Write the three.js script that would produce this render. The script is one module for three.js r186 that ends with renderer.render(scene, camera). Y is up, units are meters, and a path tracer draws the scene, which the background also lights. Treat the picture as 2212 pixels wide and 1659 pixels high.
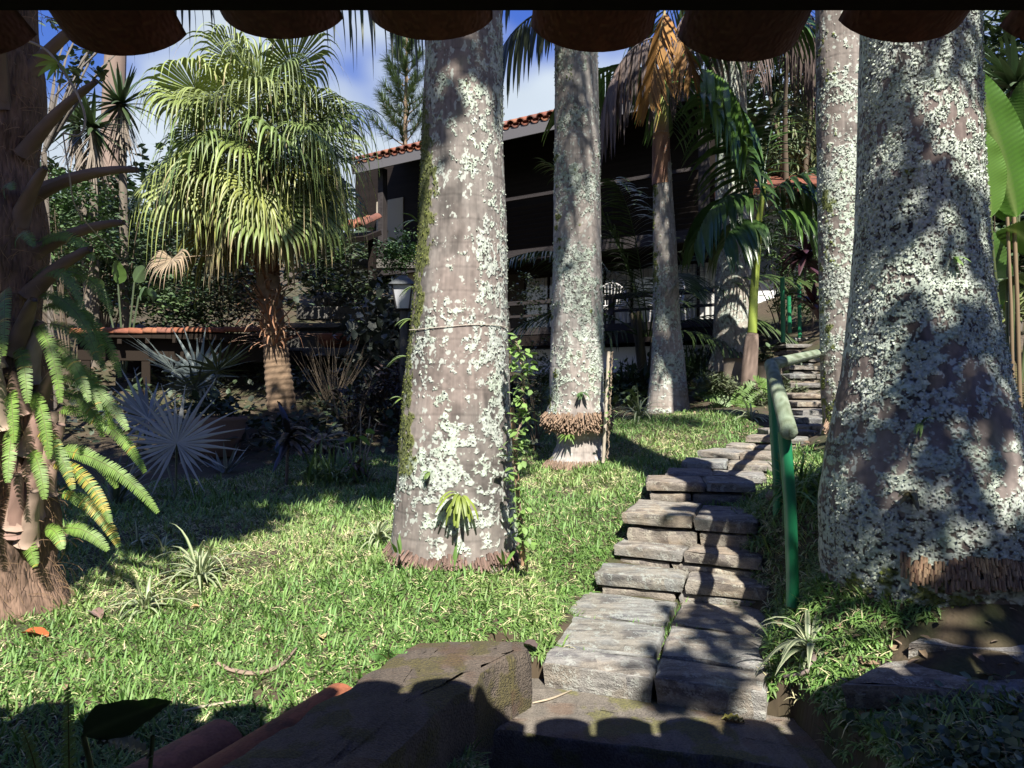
import * as THREE from 'three';
import { mergeGeometries } from 'three/addons/utils/BufferGeometryUtils.js';

// ---------------------------------------------------------------- camera, sky, sun, exposure
const CY = 1.5, F = 1534;                         // eye height above the porch floor; lens in 2212-px units
const scene = new THREE.Scene();
const camera = new THREE.PerspectiveCamera(2 * Math.atan(829.5 / F) * 180 / Math.PI, 4 / 3, 0.05, 400);
camera.position.set(0, CY, 0);
camera.lookAt(0, CY, -10);
const SUN = new THREE.Vector3(0.15, 1, 0.85).normalize();
const renderer = new THREE.WebGLRenderer({ antialias: true });
renderer.setSize(1024, 768);
renderer.toneMapping = THREE.LinearToneMapping;
renderer.toneMappingExposure = 2.4;
renderer.shadowMap.enabled = true;
const sun = new THREE.DirectionalLight(new THREE.Color().setRGB(1, 0.955, 0.87), 5);
sun.target.position.set(0, 0, -6); sun.position.copy(SUN).multiplyScalar(30).add(sun.target.position);
sun.castShadow = true; sun.shadow.mapSize.set(4096, 4096);
Object.assign(sun.shadow.camera, { left: -16, right: 16, top: 16, bottom: -16, near: 1, far: 80 });
scene.add(sun, sun.target);

// ---------------------------------------------------------------- noise and random numbers
let seedState = 1;
const seed = s => { seedState = s >>> 0; };
function rnd() { seedState = (seedState + 0x6D2B79F5) | 0; let t = Math.imul(seedState ^ (seedState >>> 15), 1 | seedState); t = (t + Math.imul(t ^ (t >>> 7), 61 | t)) ^ t; return ((t ^ (t >>> 14)) >>> 0) / 4294967296; }
const rr = (a, b) => a + (b - a) * rnd();
const clamp = (x, a = 0, b = 1) => x < a ? a : x > b ? b : x;
const lerp = (a, b, t) => a + (b - a) * t;
const sst = (a, b, x) => { x = clamp((x - a) / (b - a)); return x * x * (3 - 2 * x); };
const HT = new Float32Array(4096); seed(77); for (let i = 0; i < 4096; i++) HT[i] = rnd();
const hsh = (i, j, k) => HT[(Math.imul(i, 73856093) ^ Math.imul(j, 19349663) ^ Math.imul(k, 83492791)) >>> 3 & 4095];
function noise(x, y, z) {
  const i = Math.floor(x), j = Math.floor(y), k = Math.floor(z); x -= i; y -= j; z -= k;
  x = x * x * (3 - 2 * x); y = y * y * (3 - 2 * y); z = z * z * (3 - 2 * z);
  const a = hsh(i, j, k), b = hsh(i + 1, j, k), c = hsh(i, j + 1, k), d = hsh(i + 1, j + 1, k), e = hsh(i, j, k + 1), f = hsh(i + 1, j, k + 1), g = hsh(i, j + 1, k + 1), h = hsh(i + 1, j + 1, k + 1);
  const p = a + (b - a) * x, q = c + (d - c) * x, r = e + (f - e) * x, s = g + (h - g) * x, u = p + (q - p) * y, v = r + (s - r) * y;
  return u + (v - u) * z;
}
function fbm(x, y, z, o = 4) { let s = 0, a = .5, t = 0; for (let i = 0; i < o; i++) { s += a * noise(x, y, z); t += a; a *= .55; x = x * 2.03 + 7.1; y = y * 2.03 + 3.7; z = z * 2.03 + 1.9; } return s / t; }

{ // the sky: deep blue with a bank of white cloud low down
  const W = 1024, H = 512, d = new Float32Array(W * H * 4);
  for (let j = 0; j < H; j++) for (let i = 0; i < W; i++) {
    const el = ((j + .5) / H - .5) * Math.PI, az = ((i + .5) / W - .5) * 2 * Math.PI, y = Math.sin(el), x = Math.cos(el) * Math.cos(az), z = Math.cos(el) * Math.sin(az);
    const up = Math.max(y, 0), k = Math.pow(1 - up, 3);
    let c = [lerp(.028, .17, k), lerp(.078, .33, k), lerp(.40, .60, k)];
    const s = 1 / (up + .28), n = fbm(x * s * 1.5 + 4.2, y * 2.3, z * s * 1.5 + 1.3, 6);
    const m = sst(.47, .64, n + .30 * sst(.40, .16, up) - .06), w = .42 + .16 * fbm(x * 7, y * 9, z * 7, 4);
    c = [lerp(c[0], w * .86, m), lerp(c[1], w * .98, m), lerp(c[2], w * 1.12, m)];
    if (y < 0) { const g = sst(0, -.12, y); c = c.map((v, q) => lerp(v, [.05, .055, .045][q], g)); }
    d.set([c[0] * .66, c[1] * .66, c[2] * .66, 1], (j * W + i) * 4);
  }
  const t = new THREE.DataTexture(d, W, H, THREE.RGBAFormat, THREE.FloatType);
  t.mapping = THREE.EquirectangularReflectionMapping; t.magFilter = t.minFilter = THREE.LinearFilter; t.needsUpdate = true;
  scene.background = t; scene.environment = t;
}

// ---------------------------------------------------------------- helpers
const V = (x, y, z) => new THREE.Vector3(x, y, z);
const at = (px, py, d) => V((px - 1106) / F * d, CY - (py - 830) / F * d, -d);      // a place d metres in front of the eye
const used = {};
function nm(n) { const k = used[n] || 0; used[n] = k + 1; return k ? n + '_' + String(k).padStart(3, '0') : n; }
function thing(name, label, category, pos, group) {
  const o = new THREE.Group(); o.name = nm(name); if (pos) o.position.copy(pos); scene.add(o);
  o.userData = { label, category }; if (group) o.userData.group = group; return o;
}
function structure(name, label, pos) {
  const o = new THREE.Group(); o.name = nm(name); if (pos) o.position.copy(pos); scene.add(o); o.userData = { kind: 'structure', label }; return o;
}
function origin(o) { const v = V(0, 0, 0); while (o && o !== scene) { v.add(o.position); o = o.parent; } return v; }
const matCache = {};
function mat(rough = .9, trans = 0, extra = {}) {
  const k = rough + '|' + trans + JSON.stringify(extra);
  return matCache[k] ||= new THREE.MeshPhysicalMaterial({ vertexColors: true, roughness: rough, transmission: trans, thickness: 0, side: THREE.DoubleSide, ...extra });
}
const LEAF = mat(.55, .3), WAX = mat(.38, .22), DRY = mat(.9, .15), WOOD = mat(.9), GRASSM = mat(.6, .25), SHINE = mat(.3, .12);
class G {
  constructor() { this.p = []; this.c = []; this.u = []; this.i = []; }
  v(x, y, z, c, u = 0, w = 0) { this.p.push(x, y, z); this.c.push(c[0], c[1], c[2]); this.u.push(u, w); return this.p.length / 3 - 1; }
  q(a, b, c, d) { this.i.push(a, b, c, a, c, d); }
  // a strip of leaf: pts, half width at t, the across direction, colour at (t, s); fold lifts the edges into a V
  ribbon(pts, hw, side, col, fold = 0) {
    const n = pts.length; let prev = null; const S = V(0, 0, 0), T = V(0, 0, 0), N = V(0, 0, 0);
    for (let k = 0; k < n; k++) {
      const t = k / (n - 1), P = pts[k];
      T.subVectors(pts[Math.min(k + 1, n - 1)], pts[Math.max(k - 1, 0)]).normalize();
      S.copy(side).addScaledVector(T, -side.dot(T)); if (S.lengthSq() < 1e-6) S.set(1, 0, 0); S.normalize(); N.crossVectors(S, T);
      const w = hw(t), row = [];
      for (const s of fold ? [-1, 0, 1] : [-1, 1]) {
        const f = fold * Math.abs(s) * w;
        row.push(this.v(P.x + S.x * s * w + N.x * f, P.y + S.y * s * w + N.y * f, P.z + S.z * s * w + N.z * f, col(t, s), s * .5 + .5, t));
      }
      if (prev) for (let m = 0; m + 1 < row.length; m++) this.q(prev[m], prev[m + 1], row[m + 1], row[m]);
      prev = row;
    }
  }
  tube(pts, rad, seg, col, cap = true) {
    const n = pts.length; let prev = null, S = V(1, 0, 0); const T = V(0, 0, 0), B = V(0, 0, 0);
    T.subVectors(pts[1], pts[0]).normalize(); if (Math.abs(T.x) > .8) S.set(0, 0, 1);
    let len = 0;
    for (let k = 0; k < n; k++) {
      T.subVectors(pts[Math.min(k + 1, n - 1)], pts[Math.max(k - 1, 0)]).normalize();
      S.addScaledVector(T, -S.dot(T)).normalize(); B.crossVectors(T, S);
      if (k) len += pts[k].distanceTo(pts[k - 1]);
      const row = [], r = rad(k / (n - 1)), P = pts[k];
      for (let m = 0; m <= seg; m++) {
        const a = m / seg * Math.PI * 2, x = Math.cos(a) * r, y = Math.sin(a) * r;
        row.push(this.v(P.x + S.x * x + B.x * y, P.y + S.y * x + B.y * y, P.z + S.z * x + B.z * y, col(k / (n - 1), m / seg), m / seg, len));
      }
      if (prev) for (let m = 0; m < seg; m++) this.q(prev[m], row[m], row[m + 1], prev[m + 1]);
      if (cap && (k === 0 || k === n - 1)) { const c = this.v(P.x, P.y, P.z, col(k / (n - 1), 0), .5, len); for (let m = 0; m < seg; m++) k ? this.i.push(c, row[m], row[m + 1]) : this.i.push(c, row[m + 1], row[m]); }
      prev = row;
    }
  }
  geo(off) {
    const g = new THREE.BufferGeometry();
    g.setAttribute('position', new THREE.Float32BufferAttribute(this.p, 3));
    g.setAttribute('color', new THREE.Float32BufferAttribute(this.c, 3));
    g.setAttribute('uv', new THREE.Float32BufferAttribute(this.u, 2));
    g.setIndex(this.i); if (off) g.translate(-off.x, -off.y, -off.z);
    g.computeVertexNormals(); return g;
  }
  build(name, m, parent, local) { return mesh(name, this.geo(local ? null : origin(parent)), m, parent); }
}
function mesh(name, g, m, parent = scene) { const o = new THREE.Mesh(g, m); o.name = parent === scene ? nm(name) : name; o.castShadow = o.receiveShadow = true; parent.add(o); return o; }
const mix3 = (a, b, t) => [lerp(a[0], b[0], t), lerp(a[1], b[1], t), lerp(a[2], b[2], t)];
const mul3 = (a, k) => [a[0] * k, a[1] * k, a[2] * k];
const jit = (c, a = .2) => mul3(c, 1 + rr(-a, a));
function curve(P, dir, len, n, grav, wob = 0) {           // a path that starts along dir and sags by grav per step
  const out = [P.clone()], D = dir.clone().normalize(), p = P.clone(), s = len / n;
  for (let k = 0; k < n; k++) { D.y -= grav * (typeof wob === 'function' ? wob(k / n) : 1) / n; if (wob > 0) { D.x += rr(-wob, wob) / n; D.z += rr(-wob, wob) / n; } D.normalize(); p.addScaledVector(D, s); out.push(p.clone()); }
  return out;
}
const bez = (a, b, c, n) => Array.from({ length: n + 1 }, (_, k) => { const t = k / n, s = 1 - t; return V(s * s * a.x + 2 * s * t * b.x + t * t * c.x, s * s * a.y + 2 * s * t * b.y + t * t * c.y, s * s * a.z + 2 * s * t * b.z + t * t * c.z); });
const spline = (pts, n) => new THREE.CatmullRomCurve3(pts).getPoints(n);
const dirOf = (az, el) => V(Math.cos(el) * Math.sin(az), Math.sin(el), Math.cos(el) * Math.cos(az));   // az 0 looks at the viewer (+z), +90 deg to the right
function boxGeo(sx, sy, sz, bev = 0) {                      // a box with chamfered edges, centred
  if (!bev) return new THREE.BoxGeometry(sx, sy, sz);
  const s = new THREE.Shape(), a = sx / 2 - bev, b = sy / 2 - bev; s.moveTo(-a, -b); s.lineTo(a, -b); s.lineTo(a, b); s.lineTo(-a, b);
  const g = new THREE.ExtrudeGeometry(s, { depth: sz - 2 * bev, bevelEnabled: true, bevelThickness: bev, bevelSize: bev, bevelSegments: 1, steps: 1 });
  g.translate(0, 0, -(sz - 2 * bev) / 2); return g;
}
function tex(W, H, fn, srgb = true, aniso) {
  const d = new Uint8Array(W * H * 4), o = [0, 0, 0];
  for (let j = 0; j < H; j++) for (let i = 0; i < W; i++) { fn((i + .5) / W, (j + .5) / H, o); const k = (j * W + i) * 4; d[k] = clamp(o[0]) * 255; d[k + 1] = clamp(o[1]) * 255; d[k + 2] = clamp(o[2]) * 255; d[k + 3] = 255; }
  const t = new THREE.DataTexture(d, W, H); t.magFilter = THREE.LinearFilter; t.minFilter = THREE.LinearMipmapLinearFilter; t.generateMipmaps = true; t.wrapS = t.wrapT = THREE.RepeatWrapping; if (srgb) t.colorSpace = THREE.SRGBColorSpace; t.needsUpdate = true; return t;
}
const toS = c => c <= .0031308 ? 12.92 * c : 1.055 * Math.pow(c, 1 / 2.4) - .055;
function texPair(W, H, fn, mirror) {                                // colour (linear in, stored sRGB) and height from one function: o = [r, g, b, height]
  const hgt = new Float32Array(W * H), o = [0, 0, 0, 0]; let n = 0;
  const K = new Float32Array(W * 4), half = W >> 1; let col = 0;      // mirror: the far side of a trunk repeats the near side, so that it closes without a seam
  const c = tex(W, H, (u, v, q) => { const i = col++ % W; if (mirror && i >= half) { const m = (W - 1 - i) * 4; o[0] = K[m]; o[1] = K[m + 1]; o[2] = K[m + 2]; o[3] = K[m + 3]; } else { fn(u, v, o); K.set(o, i * 4); } q[0] = toS(o[0]); q[1] = toS(o[1]); q[2] = toS(o[2]); hgt[n++] = o[3]; });
  n = 0; const b = tex(W, H, (u, v, q) => { q[0] = q[1] = q[2] = hgt[n++]; }, false);
  return { map: c, bumpMap: b };
}
function instanced(name, geo, m, list, parent, colors) {     // list of Matrix4 in world space
  const o = new THREE.InstancedMesh(geo, m, list.length), off = origin(parent), T = new THREE.Matrix4().makeTranslation(-off.x, -off.y, -off.z), M = new THREE.Matrix4();
  list.forEach((x, k) => { o.setMatrixAt(k, M.multiplyMatrices(T, x)); if (colors) o.setColorAt(k, new THREE.Color().setRGB(...colors[k])); });
  o.name = parent === scene ? nm(name) : name; o.castShadow = o.receiveShadow = true; o.userData.kind = 'stuff'; parent.add(o); return o;
}
const M4 = (p, q, s) => new THREE.Matrix4().compose(p, q, typeof s === 'number' ? V(s, s, s) : s);
const randQ = () => new THREE.Quaternion().setFromEuler(new THREE.Euler(rr(0, 6.28), rr(0, 6.28), rr(0, 6.28)));

// ---------------------------------------------------------------- terrain: a garden that climbs away from the porch
const CP = [[-6, 1.5, -1.3], [-3, 1.2, -1.33], [-1.2, 1.2, -1.33], [-3, 2.6, -1.22], [-1.2, 2.4, -1.24], [-.3, 2.9, -1.17], [-2.2, 3.3, -1.1], [-1, 3.3, -1.12], [.1, 3.3, -1.14], [-.3, 3.62, -.955], [-.3, 4.1, -.93], [.16, 3.7, -1.1], [.3, 3.75, -1.2], [.42, 4, -1.2], [.3, 4.25, -1], [.27, 3.38, -1.2], [-2.5, 4.8, -.95], [-1.2, 5, -.93], [-5, 5, -.9], [-3.5, 6.2, -.85], [-1.5, 6.5, -.82], [.2, 5.6, -.86], [.63, 6.7, -.74], [.9, 6, -.73], [.7, 5, -.83], [-2, 8.2, -.62], [-2.95, 9, -.3], [-.5, 8.3, -.6], [-5, 8.5, -.3], [-7, 8, -.1],
  [1.25, 6.9, -.6], [1.6, 8.2, -.42], [2, 9.3, -.36], [1.2, 9.2, -.4], [2.5, 8, -.3], [3.05, 9.3, -.2], [2.6, 7.1, -.36],
  [.15, 3.03, -1.225], [.97, 2.71, -1.225], [.5, 3.4, -1.215], [1, 3.5, -1.215], [.42, 4.08, -1.2], [.85, 3.95, -1.19], [.8, 4.22, -1.04], [1, 4.6, -.88], [1.2, 5, -.76], [1.45, 5.6, -.68], [1.9, 6.1, -.6], [2.5, 6.4, -.52], [3.2, 7.1, -.4], [3.5, 8.2, -.22], [3.9, 9.4, .08], [4.2, 10.7, .45],
  [1.32, 3.1, -.86], [1.35, 2.5, -.99], [1.05, 2.95, -1.215], [1.17, 3.31, -1.21], [1.3, 3.6, -1.2], [1.3, 2.1, -1.02], [2.2, 2, -1], [1.25, 1.7, -1.1], [2.2, 1.6, -1.08], [1.3, 3.75, -1.17], [1.33, 3.95, -1.04], [1.36, 4.12, -.9], [1.5, 4.6, -.78], [1.7, 4.95, -.74], [1.85, 5.25, -.68], [2, 5.6, -.63], [2.25, 6, -.58], [1.6, 3.7, -.72], [1.72, 3, -.75], [1.72, 2.62, -.77], [2.2, 2.65, -.77], [1.35, 2.75, -.88], [2.5, 2.3, -1], [1.85, 2.35, -.98], [2.5, 3.5, -.75], [1.56, 4, -.66], [2.2, 4.6, -.5], [2.77, 6, -.35], [3.5, 5, -.3], [3.5, 3, -.75], [5, 4, -.3], [5, 7, .3], [4.6, 8.5, .5],
  [-2, 12, .1], [2, 12, 0], [2, 14, .3], [-6, 12, .8], [5.5, 11, 1.2], [0, 16, .5], [-8, 16, 1.8], [8, 16, 3], [0, 22, 2.6], [-12, 22, 3.5], [12, 22, 6], [0, 40, 8], [-20, 40, 8], [20, 40, 13], [-10, 4, -.8], [10, 4, .5], [8, 1, -.8], [-20, 14, 1.5], [20, 14, 4.5]];
const TPS = (() => {
  const n = CP.length, N = n + 3, A = [], U = (x, y) => { const r = x * x + y * y; return r > 0 ? r * Math.log(r) : 0; };
  for (let i = 0; i < N; i++) { A.push(new Float64Array(N + 1)); }
  for (let i = 0; i < n; i++) {
    for (let j = 0; j < n; j++) A[i][j] = U(CP[i][0] - CP[j][0], CP[i][1] - CP[j][1]) + (i === j ? .005 : 0);
    A[i][n] = A[n][i] = 1; A[i][n + 1] = A[n + 1][i] = CP[i][0]; A[i][n + 2] = A[n + 2][i] = CP[i][1]; A[i][N] = CP[i][2];
  }
  for (let c = 0; c < N; c++) {
    let p = c; for (let r = c + 1; r < N; r++) if (Math.abs(A[r][c]) > Math.abs(A[p][c])) p = r;
    [A[c], A[p]] = [A[p], A[c]];
    for (let r = 0; r < N; r++) if (r !== c) { const f = A[r][c] / A[c][c]; if (f) for (let k = c; k <= N; k++) A[r][k] -= f * A[c][k]; }
  }
  const w = A.map((r, i) => r[N] / r[i]);
  return (x, d) => { let s = w[n] + w[n + 1] * x + w[n + 2] * d; for (let i = 0; i < n; i++) s += w[i] * U(x - CP[i][0], d - CP[i][1]); return s; };
})();
const frontLine = x => 3.08 - (x - .134) * .383;             // front edge of the paved path
function terr(x, d) {                                        // world height of the soil
  let h = TPS(x, d) + .018 * (fbm(x * 2.3, d * 2.3, 5, 3) - .5);
  if (x > -.14 && x < 1.12) h = lerp(h, Math.min(h, -1.62), sst(0, .06, frontLine(x) + .02 - d) * sst(-.14, -.05, x) * sst(1.12, 1.06, x));
  if (x >= 1.0) h = lerp(h, Math.min(h, -1.62), sst(1.66, 1.5, d + .06 * Math.sin(x * 7)) * sst(1.0, 1.12, x));
  return CY + h;
}
function hit(px, py, d0 = 2, d1 = 45) { for (let d = d0; d < d1; d += .01) { const p = at(px, py, d); if (p.y <= terr(p.x, d)) return V(p.x, terr(p.x, d), -d); } return at(px, py, d1); }
const onG = (px, d) => { const x = (px - 1106) / F * d; return V(x, terr(x, d), -d); };
console.log('start');

{ // ground sheet
  const xs = [], ds = [];
  for (let x = -60; x < 60;) { xs.push(x); const a = Math.abs(x); x += a < 4.2 ? .07 : a < 8 ? .25 : a < 20 ? 1 : 5; } xs.push(60);
  for (let d = -.2; d < 90;) { ds.push(d); d += d < 1.2 ? .2 : d < 7 ? .06 : d < 12 ? .12 : d < 20 ? .5 : 3; } ds.push(90);
  const g = new G();
  for (const d of ds) for (const x of xs) {
    const y = terr(clamp(x, -22, 22), clamp(d, 0, 44)) + (d > 44 ? (d - 44) * .1 : 0), k = fbm(x * 3, d * 3, 2, 4), m = fbm(x * 11, d * 11, 9, 3);
    let c = mix3([.055, .038, .022], [.10, .072, .042], k); c = mix3(c, [.05, .065, .018], sst(.45, .62, m) * .7);
    g.v(x, y, -d, c, x, d);
  }
  const n = xs.length;
  for (let j = 0; j + 1 < ds.length; j++) for (let i = 0; i + 1 < n; i++) g.q(j * n + i, j * n + i + 1, (j + 1) * n + i + 1, (j + 1) * n + i);
  const T = texPair(512, 512, (u, v, o) => { const a = .5 + .5 * noise(u * 90, v * 90, 1), b = fbm(u * 16, v * 16, 3, 4); const k = .55 + .5 * a * b + .3 * b; o[0] = o[1] = o[2] = k * .8; o[3] = a * .4 + b * .6; });
  T.map.repeat.set(1.4, 1.4); T.bumpMap.repeat.set(1.4, 1.4);
  const o = g.build('ground', new THREE.MeshStandardMaterial({ vertexColors: true, roughness: 1, side: THREE.DoubleSide, ...T, bumpScale: .012 }), scene);
  o.userData = { kind: 'structure', label: 'soil and lawn slope climbing away from the porch' };
}

// ---------------------------------------------------------------- stone path and steps
const f0 = (u, v) => noise(u * 180, v * 180, 31);
const stoneTex = texPair(1024, 1024, (u, v, o) => {
  const st = fbm(u * 9, v * 46, 2, 4), c = fbm(u * 5, v * 5, 7, 4), f = noise(u * 300, v * 300, 4), f2 = noise(u * 130, v * 160, 8), l = sst(.60, .72, fbm(u * 24, v * 24, 11, 5) + .3 * (f0(u, v) - .5)), dk = sst(.56, .7, fbm(u * 7, v * 11, 21, 4));
  let k = .8 + .95 * (st - .5) + .35 * (f - .5) + .25 * (f2 - .5);
  let r = .238 * k, g = .226 * k, b = .206 * k; const w = sst(.42, .62, c); r = lerp(r, r * 1.08, w); b = lerp(b, b * .9, w);
  const D = dk * .45; r *= 1 - D; g *= 1 - D; b *= 1 - D * .9;
  r = lerp(r, .36, l * .5); g = lerp(g, .37, l * .5); b = lerp(b, .33, l * .5);
  o[0] = r; o[1] = g; o[2] = b; o[3] = .35 * st + .3 * f + .25 * f2 + .2 * l;
});
const stoneMats = [[1, 1, 1], [.86, .85, .86], [1.1, 1.04, .95], [.95, 1, 1.02], [1.02, .93, .84]].map(c => new THREE.MeshStandardMaterial({ color: new THREE.Color().setRGB(...c), roughness: .92, ...stoneTex, bumpScale: .006 }));
function stone(parent, quad, top, thick, seedN, m, rough = .008, name = 'stone') {     // quad: four [x, d] corners in order; a worn, uneven slab
  seed(seedN); const g = new G(), N = 9, NV = 6, white = [1, 1, 1], ou = rr(0, 9), ov = rr(0, 9);
  const [A, B, C, D] = quad, P = (s, t) => [lerp(lerp(A[0], B[0], s), lerp(D[0], C[0], s), t), lerp(lerp(A[1], B[1], s), lerp(D[1], C[1], s), t)];
  const ring = [], inset = .009, e = seedN * 1.37, off = origin(parent);
  const cx = (A[0] + B[0] + C[0] + D[0]) / 4, cd = (A[1] + B[1] + C[1] + D[1]) / 4;
  const wob = (x, d, y) => { const dx = x - cx, dd = d - cd, l = Math.hypot(dx, dd) || 1, k = rough * 2.2 * (fbm(x * 7 + e, d * 7, y * 9, 3) - .5) * 2 + rough * 1.1 * (noise(x * 26 + e, d * 26, y * 30) - .5); return [x + dx / l * k, d + dd / l * k]; };
  const idx = [];
  for (let j = 0; j <= NV; j++) for (let i = 0; i <= N; i++) {
    let s = i / N, t = j / NV; let [x, d] = P(s, t); const edge = (i === 0 || i === N || j === 0 || j === NV);
    let y = top + rough * (fbm(x * 6 + e, d * 6, 3, 3) - .5); if (edge) { [x, d] = wob(x, d, 0); const dx = cx - x, dd = cd - d, l = Math.hypot(dx, dd); x += dx / l * inset; d += dd / l * inset; y -= .004 + rough * .6 * noise(x * 20, d * 20, e); }
    idx.push(g.v(x, y, -d, white, x * 1.1 + ou, d * 1.1 + ov));
  }
  for (let j = 0; j < NV; j++) for (let i = 0; i < N; i++) { const a = j * (N + 1) + i; g.q(a, a + 1, a + N + 2, a + N + 1); }
  const border = []; for (let i = 0; i <= N; i++) border.push([i / N, 0]); for (let j = 1; j <= NV; j++) border.push([1, j / NV]); for (let i = N - 1; i >= 0; i--) border.push([i / N, 1]); for (let j = NV - 1; j > 0; j--) border.push([0, j / NV]);
  const levels = [[0, 1], [-.012, 0], [-thick * .5, -.2], [-thick, .5]]; let prev = null, run = 0;
  for (const [dy, inn] of levels) {
    const row = []; run = 0; let last = null;
    for (let k = 0; k <= border.length; k++) {
      const [s, t] = border[k % border.length]; let [x, d] = P(s, t); [x, d] = wob(x, d, dy * 10); const dx = cx - x, dd = cd - d, l = Math.hypot(dx, dd); x += dx / l * inset * inn; d += dd / l * inset * inn;
      if (last) run += Math.hypot(x - last[0], d - last[1]); last = [x, d];
      row.push(g.v(x, top + dy + (dy === 0 ? -.004 - rough * .6 * noise(x * 20, d * 20, e) : rough * .5 * (noise(x * 9 + e, d * 9, 5) - .5)), -d, white, run * 1.1 + ou, dy * 1.1 + ov));
    }
    if (prev) for (let k = 0; k + 1 < row.length; k++) g.q(prev[k], row[k], row[k + 1], prev[k + 1]);
    prev = row;
  }
  return g.build(name, m, parent);
}
const exclude = [];                                          // polygons where no grass grows, [x, d] corners
const groundAt = (px, py, h) => { const d = -h / ((py - 830) / F); return [(px - 1106) / F * d, d]; };
const pick = k => stoneMats[(k * 7 + 3) % 5];
{
  const path = structure('stone_path', 'worn stone slab path climbing the garden slope');
  const h = -1.18, rows = [[[1174, 1428], [1412, 1463], [1655, 1497]], [[1190, 1391], [1424, 1421], [1660, 1454]], [[1218, 1323], [1444, 1350], [1660, 1377]], [[1262, 1272], [1470, 1295], [1660, 1310]]];
  const gap = [.024, .035];
  for (let r = 0; r < 3; r++) for (let c = 0; c < 2; c++) {
    const p = [rows[r][c], rows[r][c + 1], rows[r + 1][c + 1], rows[r + 1][c]].map(q => groundAt(q[0], q[1], h));
    const gx = r ? .016 : .006, gd = r ? .036 : 0; if (c) { p[0][0] += gx; p[3][0] += gx; } else { p[1][0] -= gx; p[2][0] -= gx; }
    p[0][1] += gd; p[1][1] += gd;
    stone(path, p, CY + h + (c ? .006 : 0) - r * .004, r ? .09 : .16, 11 + r * 2 + c, stoneMats[[0, 0, 3, 0, 3, 2][r * 2 + c]], .008);
    exclude.push(p);
  }
  // steps: left and right pixel of the front edge, height, depth of tread
  const S = [[1285, 1232, 1664, 1266, -1.06, .26, .075, 1], [1327, 1173, 1645, 1206, -.95, .24, .07, 1], [1345, 1107, 1637, 1126, -.78, .52, .075, 2], [1396, 1040, 1632, 1046, -.66, .36, .065, 2], [1438, 1020, 1656, 1027, -.635, .36, .05, 1], [1472, 996, 1672, 1003, -.59, .36, .05, 1], [1508, 971, 1690, 981, -.535, .34, .055, 1], [1567, 961, 1720, 966, -.515, .3, .05, 1], [1610, 943, 1745, 947, -.455, .3, .05, 1], [1660, 929, 1765, 929, -.415, .3, .05, 1], [1712, 917, 1790, 918, -.37, .3, .06, 1]];
  S.forEach(([xl, yl, xr, yr, hh, tread, th, courses], k) => {
    const L = groundAt(xl, yl, hh), R = groundAt(xr, yr, hh), dx = R[0] - L[0], dd = R[1] - L[1], len = Math.hypot(dx, dd); let nx = -dd / len, nd = dx / len; if (nd < 0) { nx = -nx; nd = -nd; }
    seed(300 + k); const f = rr(.42, .56), lerpP = s => [L[0] + dx * s, L[1] + dd * s];
    const slab = (s0, s1, back, top, t, sd, mm, fwd = 0) => { const a = lerpP(s0), b = lerpP(s1); const q = [[a[0] - nx * fwd, a[1] - nd * fwd], [b[0] - nx * fwd, b[1] - nd * fwd], [b[0] + nx * back, b[1] + nd * back], [a[0] + nx * back, a[1] + nd * back]]; stone(path, q, top, t, sd, mm, .009); return q; };
    exclude.push(slab(0, f - .007, tread, CY + hh + rr(-.006, .006), th, 400 + k * 9, pick(k)));
    slab(f + .007, 1, tread, CY + hh + rr(-.008, .008), th, 401 + k * 9, pick(k + 2));
    for (let c = 0; c < courses; c++) { const y = CY + hh - th - .012 - c * .1, hgt = courses > 1 ? .1 : .06, s = rr(.38, .62); slab(.04, s - .012, .2, y, hgt, 402 + k * 9 + c * 2, stoneMats[4], -.02); slab(s + .012, .96, .2, y, hgt, 403 + k * 9 + c * 2, pick(k + c + 1), -.022); }
  });
  // the upper flight
  const ys = [902, 885, 868, 850, 828, 808, 790, 772, 757, 743, 729], xs = [1738, 1734, 1722, 1712, 1708, 1706, 1704, 1702, 1700, 1698, 1697];
  ys.forEach((y, k) => {
    const d = 6.85 + .42 * k, p = at(xs[k], y, d), w = 1.05; seed(500 + k); const f = rr(.3, .6);
    for (const [s0, s1, q] of [[0, f - .012, 0], [f + .012, 1, 1]]) stone(path, [[p.x + s0 * w, d], [p.x + s1 * w, d - .05], [p.x + s1 * w, d + .46], [p.x + s0 * w, d + .5]], p.y + rr(-.005, .005), .06, 600 + k * 4 + q, pick(k + q), .012);
    const s = rr(.35, .65); for (const [s0, s1, q] of [[.02, s - .012, 2], [s + .012, .98, 3]]) stone(path, [[p.x + s0 * w, d + .03], [p.x + s1 * w, d - .02], [p.x + s1 * w, d + .3], [p.x + s0 * w, d + .3]], p.y - .075, .12, 600 + k * 4 + q, pick(k + q + 1), .012);
    exclude.push([[p.x, d], [p.x + w, d], [p.x + w, d + .5], [p.x, d + .5]]);
  });
  // mossy slabs on the bank at the right
  const side = structure('side_path', 'lichen spotted slabs with mossy joints on the right bank'), hb = -.97;
  [[[1826, 1470], [2330, 1500], [2420, 1440], [1950, 1402]], [[1965, 1384], [2450, 1425], [2520, 1370], [2085, 1340]], [[2110, 1322], [2540, 1360], [2600, 1290], [2200, 1282]]].forEach((q, k) => {
    const p = q.map(c => groundAt(c[0], c[1], hb + k * .07)); stone(side, p, CY + hb + k * .07, .09, 700 + k, stoneMats[[1, 1, 3][k]], .016); exclude.push(p);
  });
}

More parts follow.
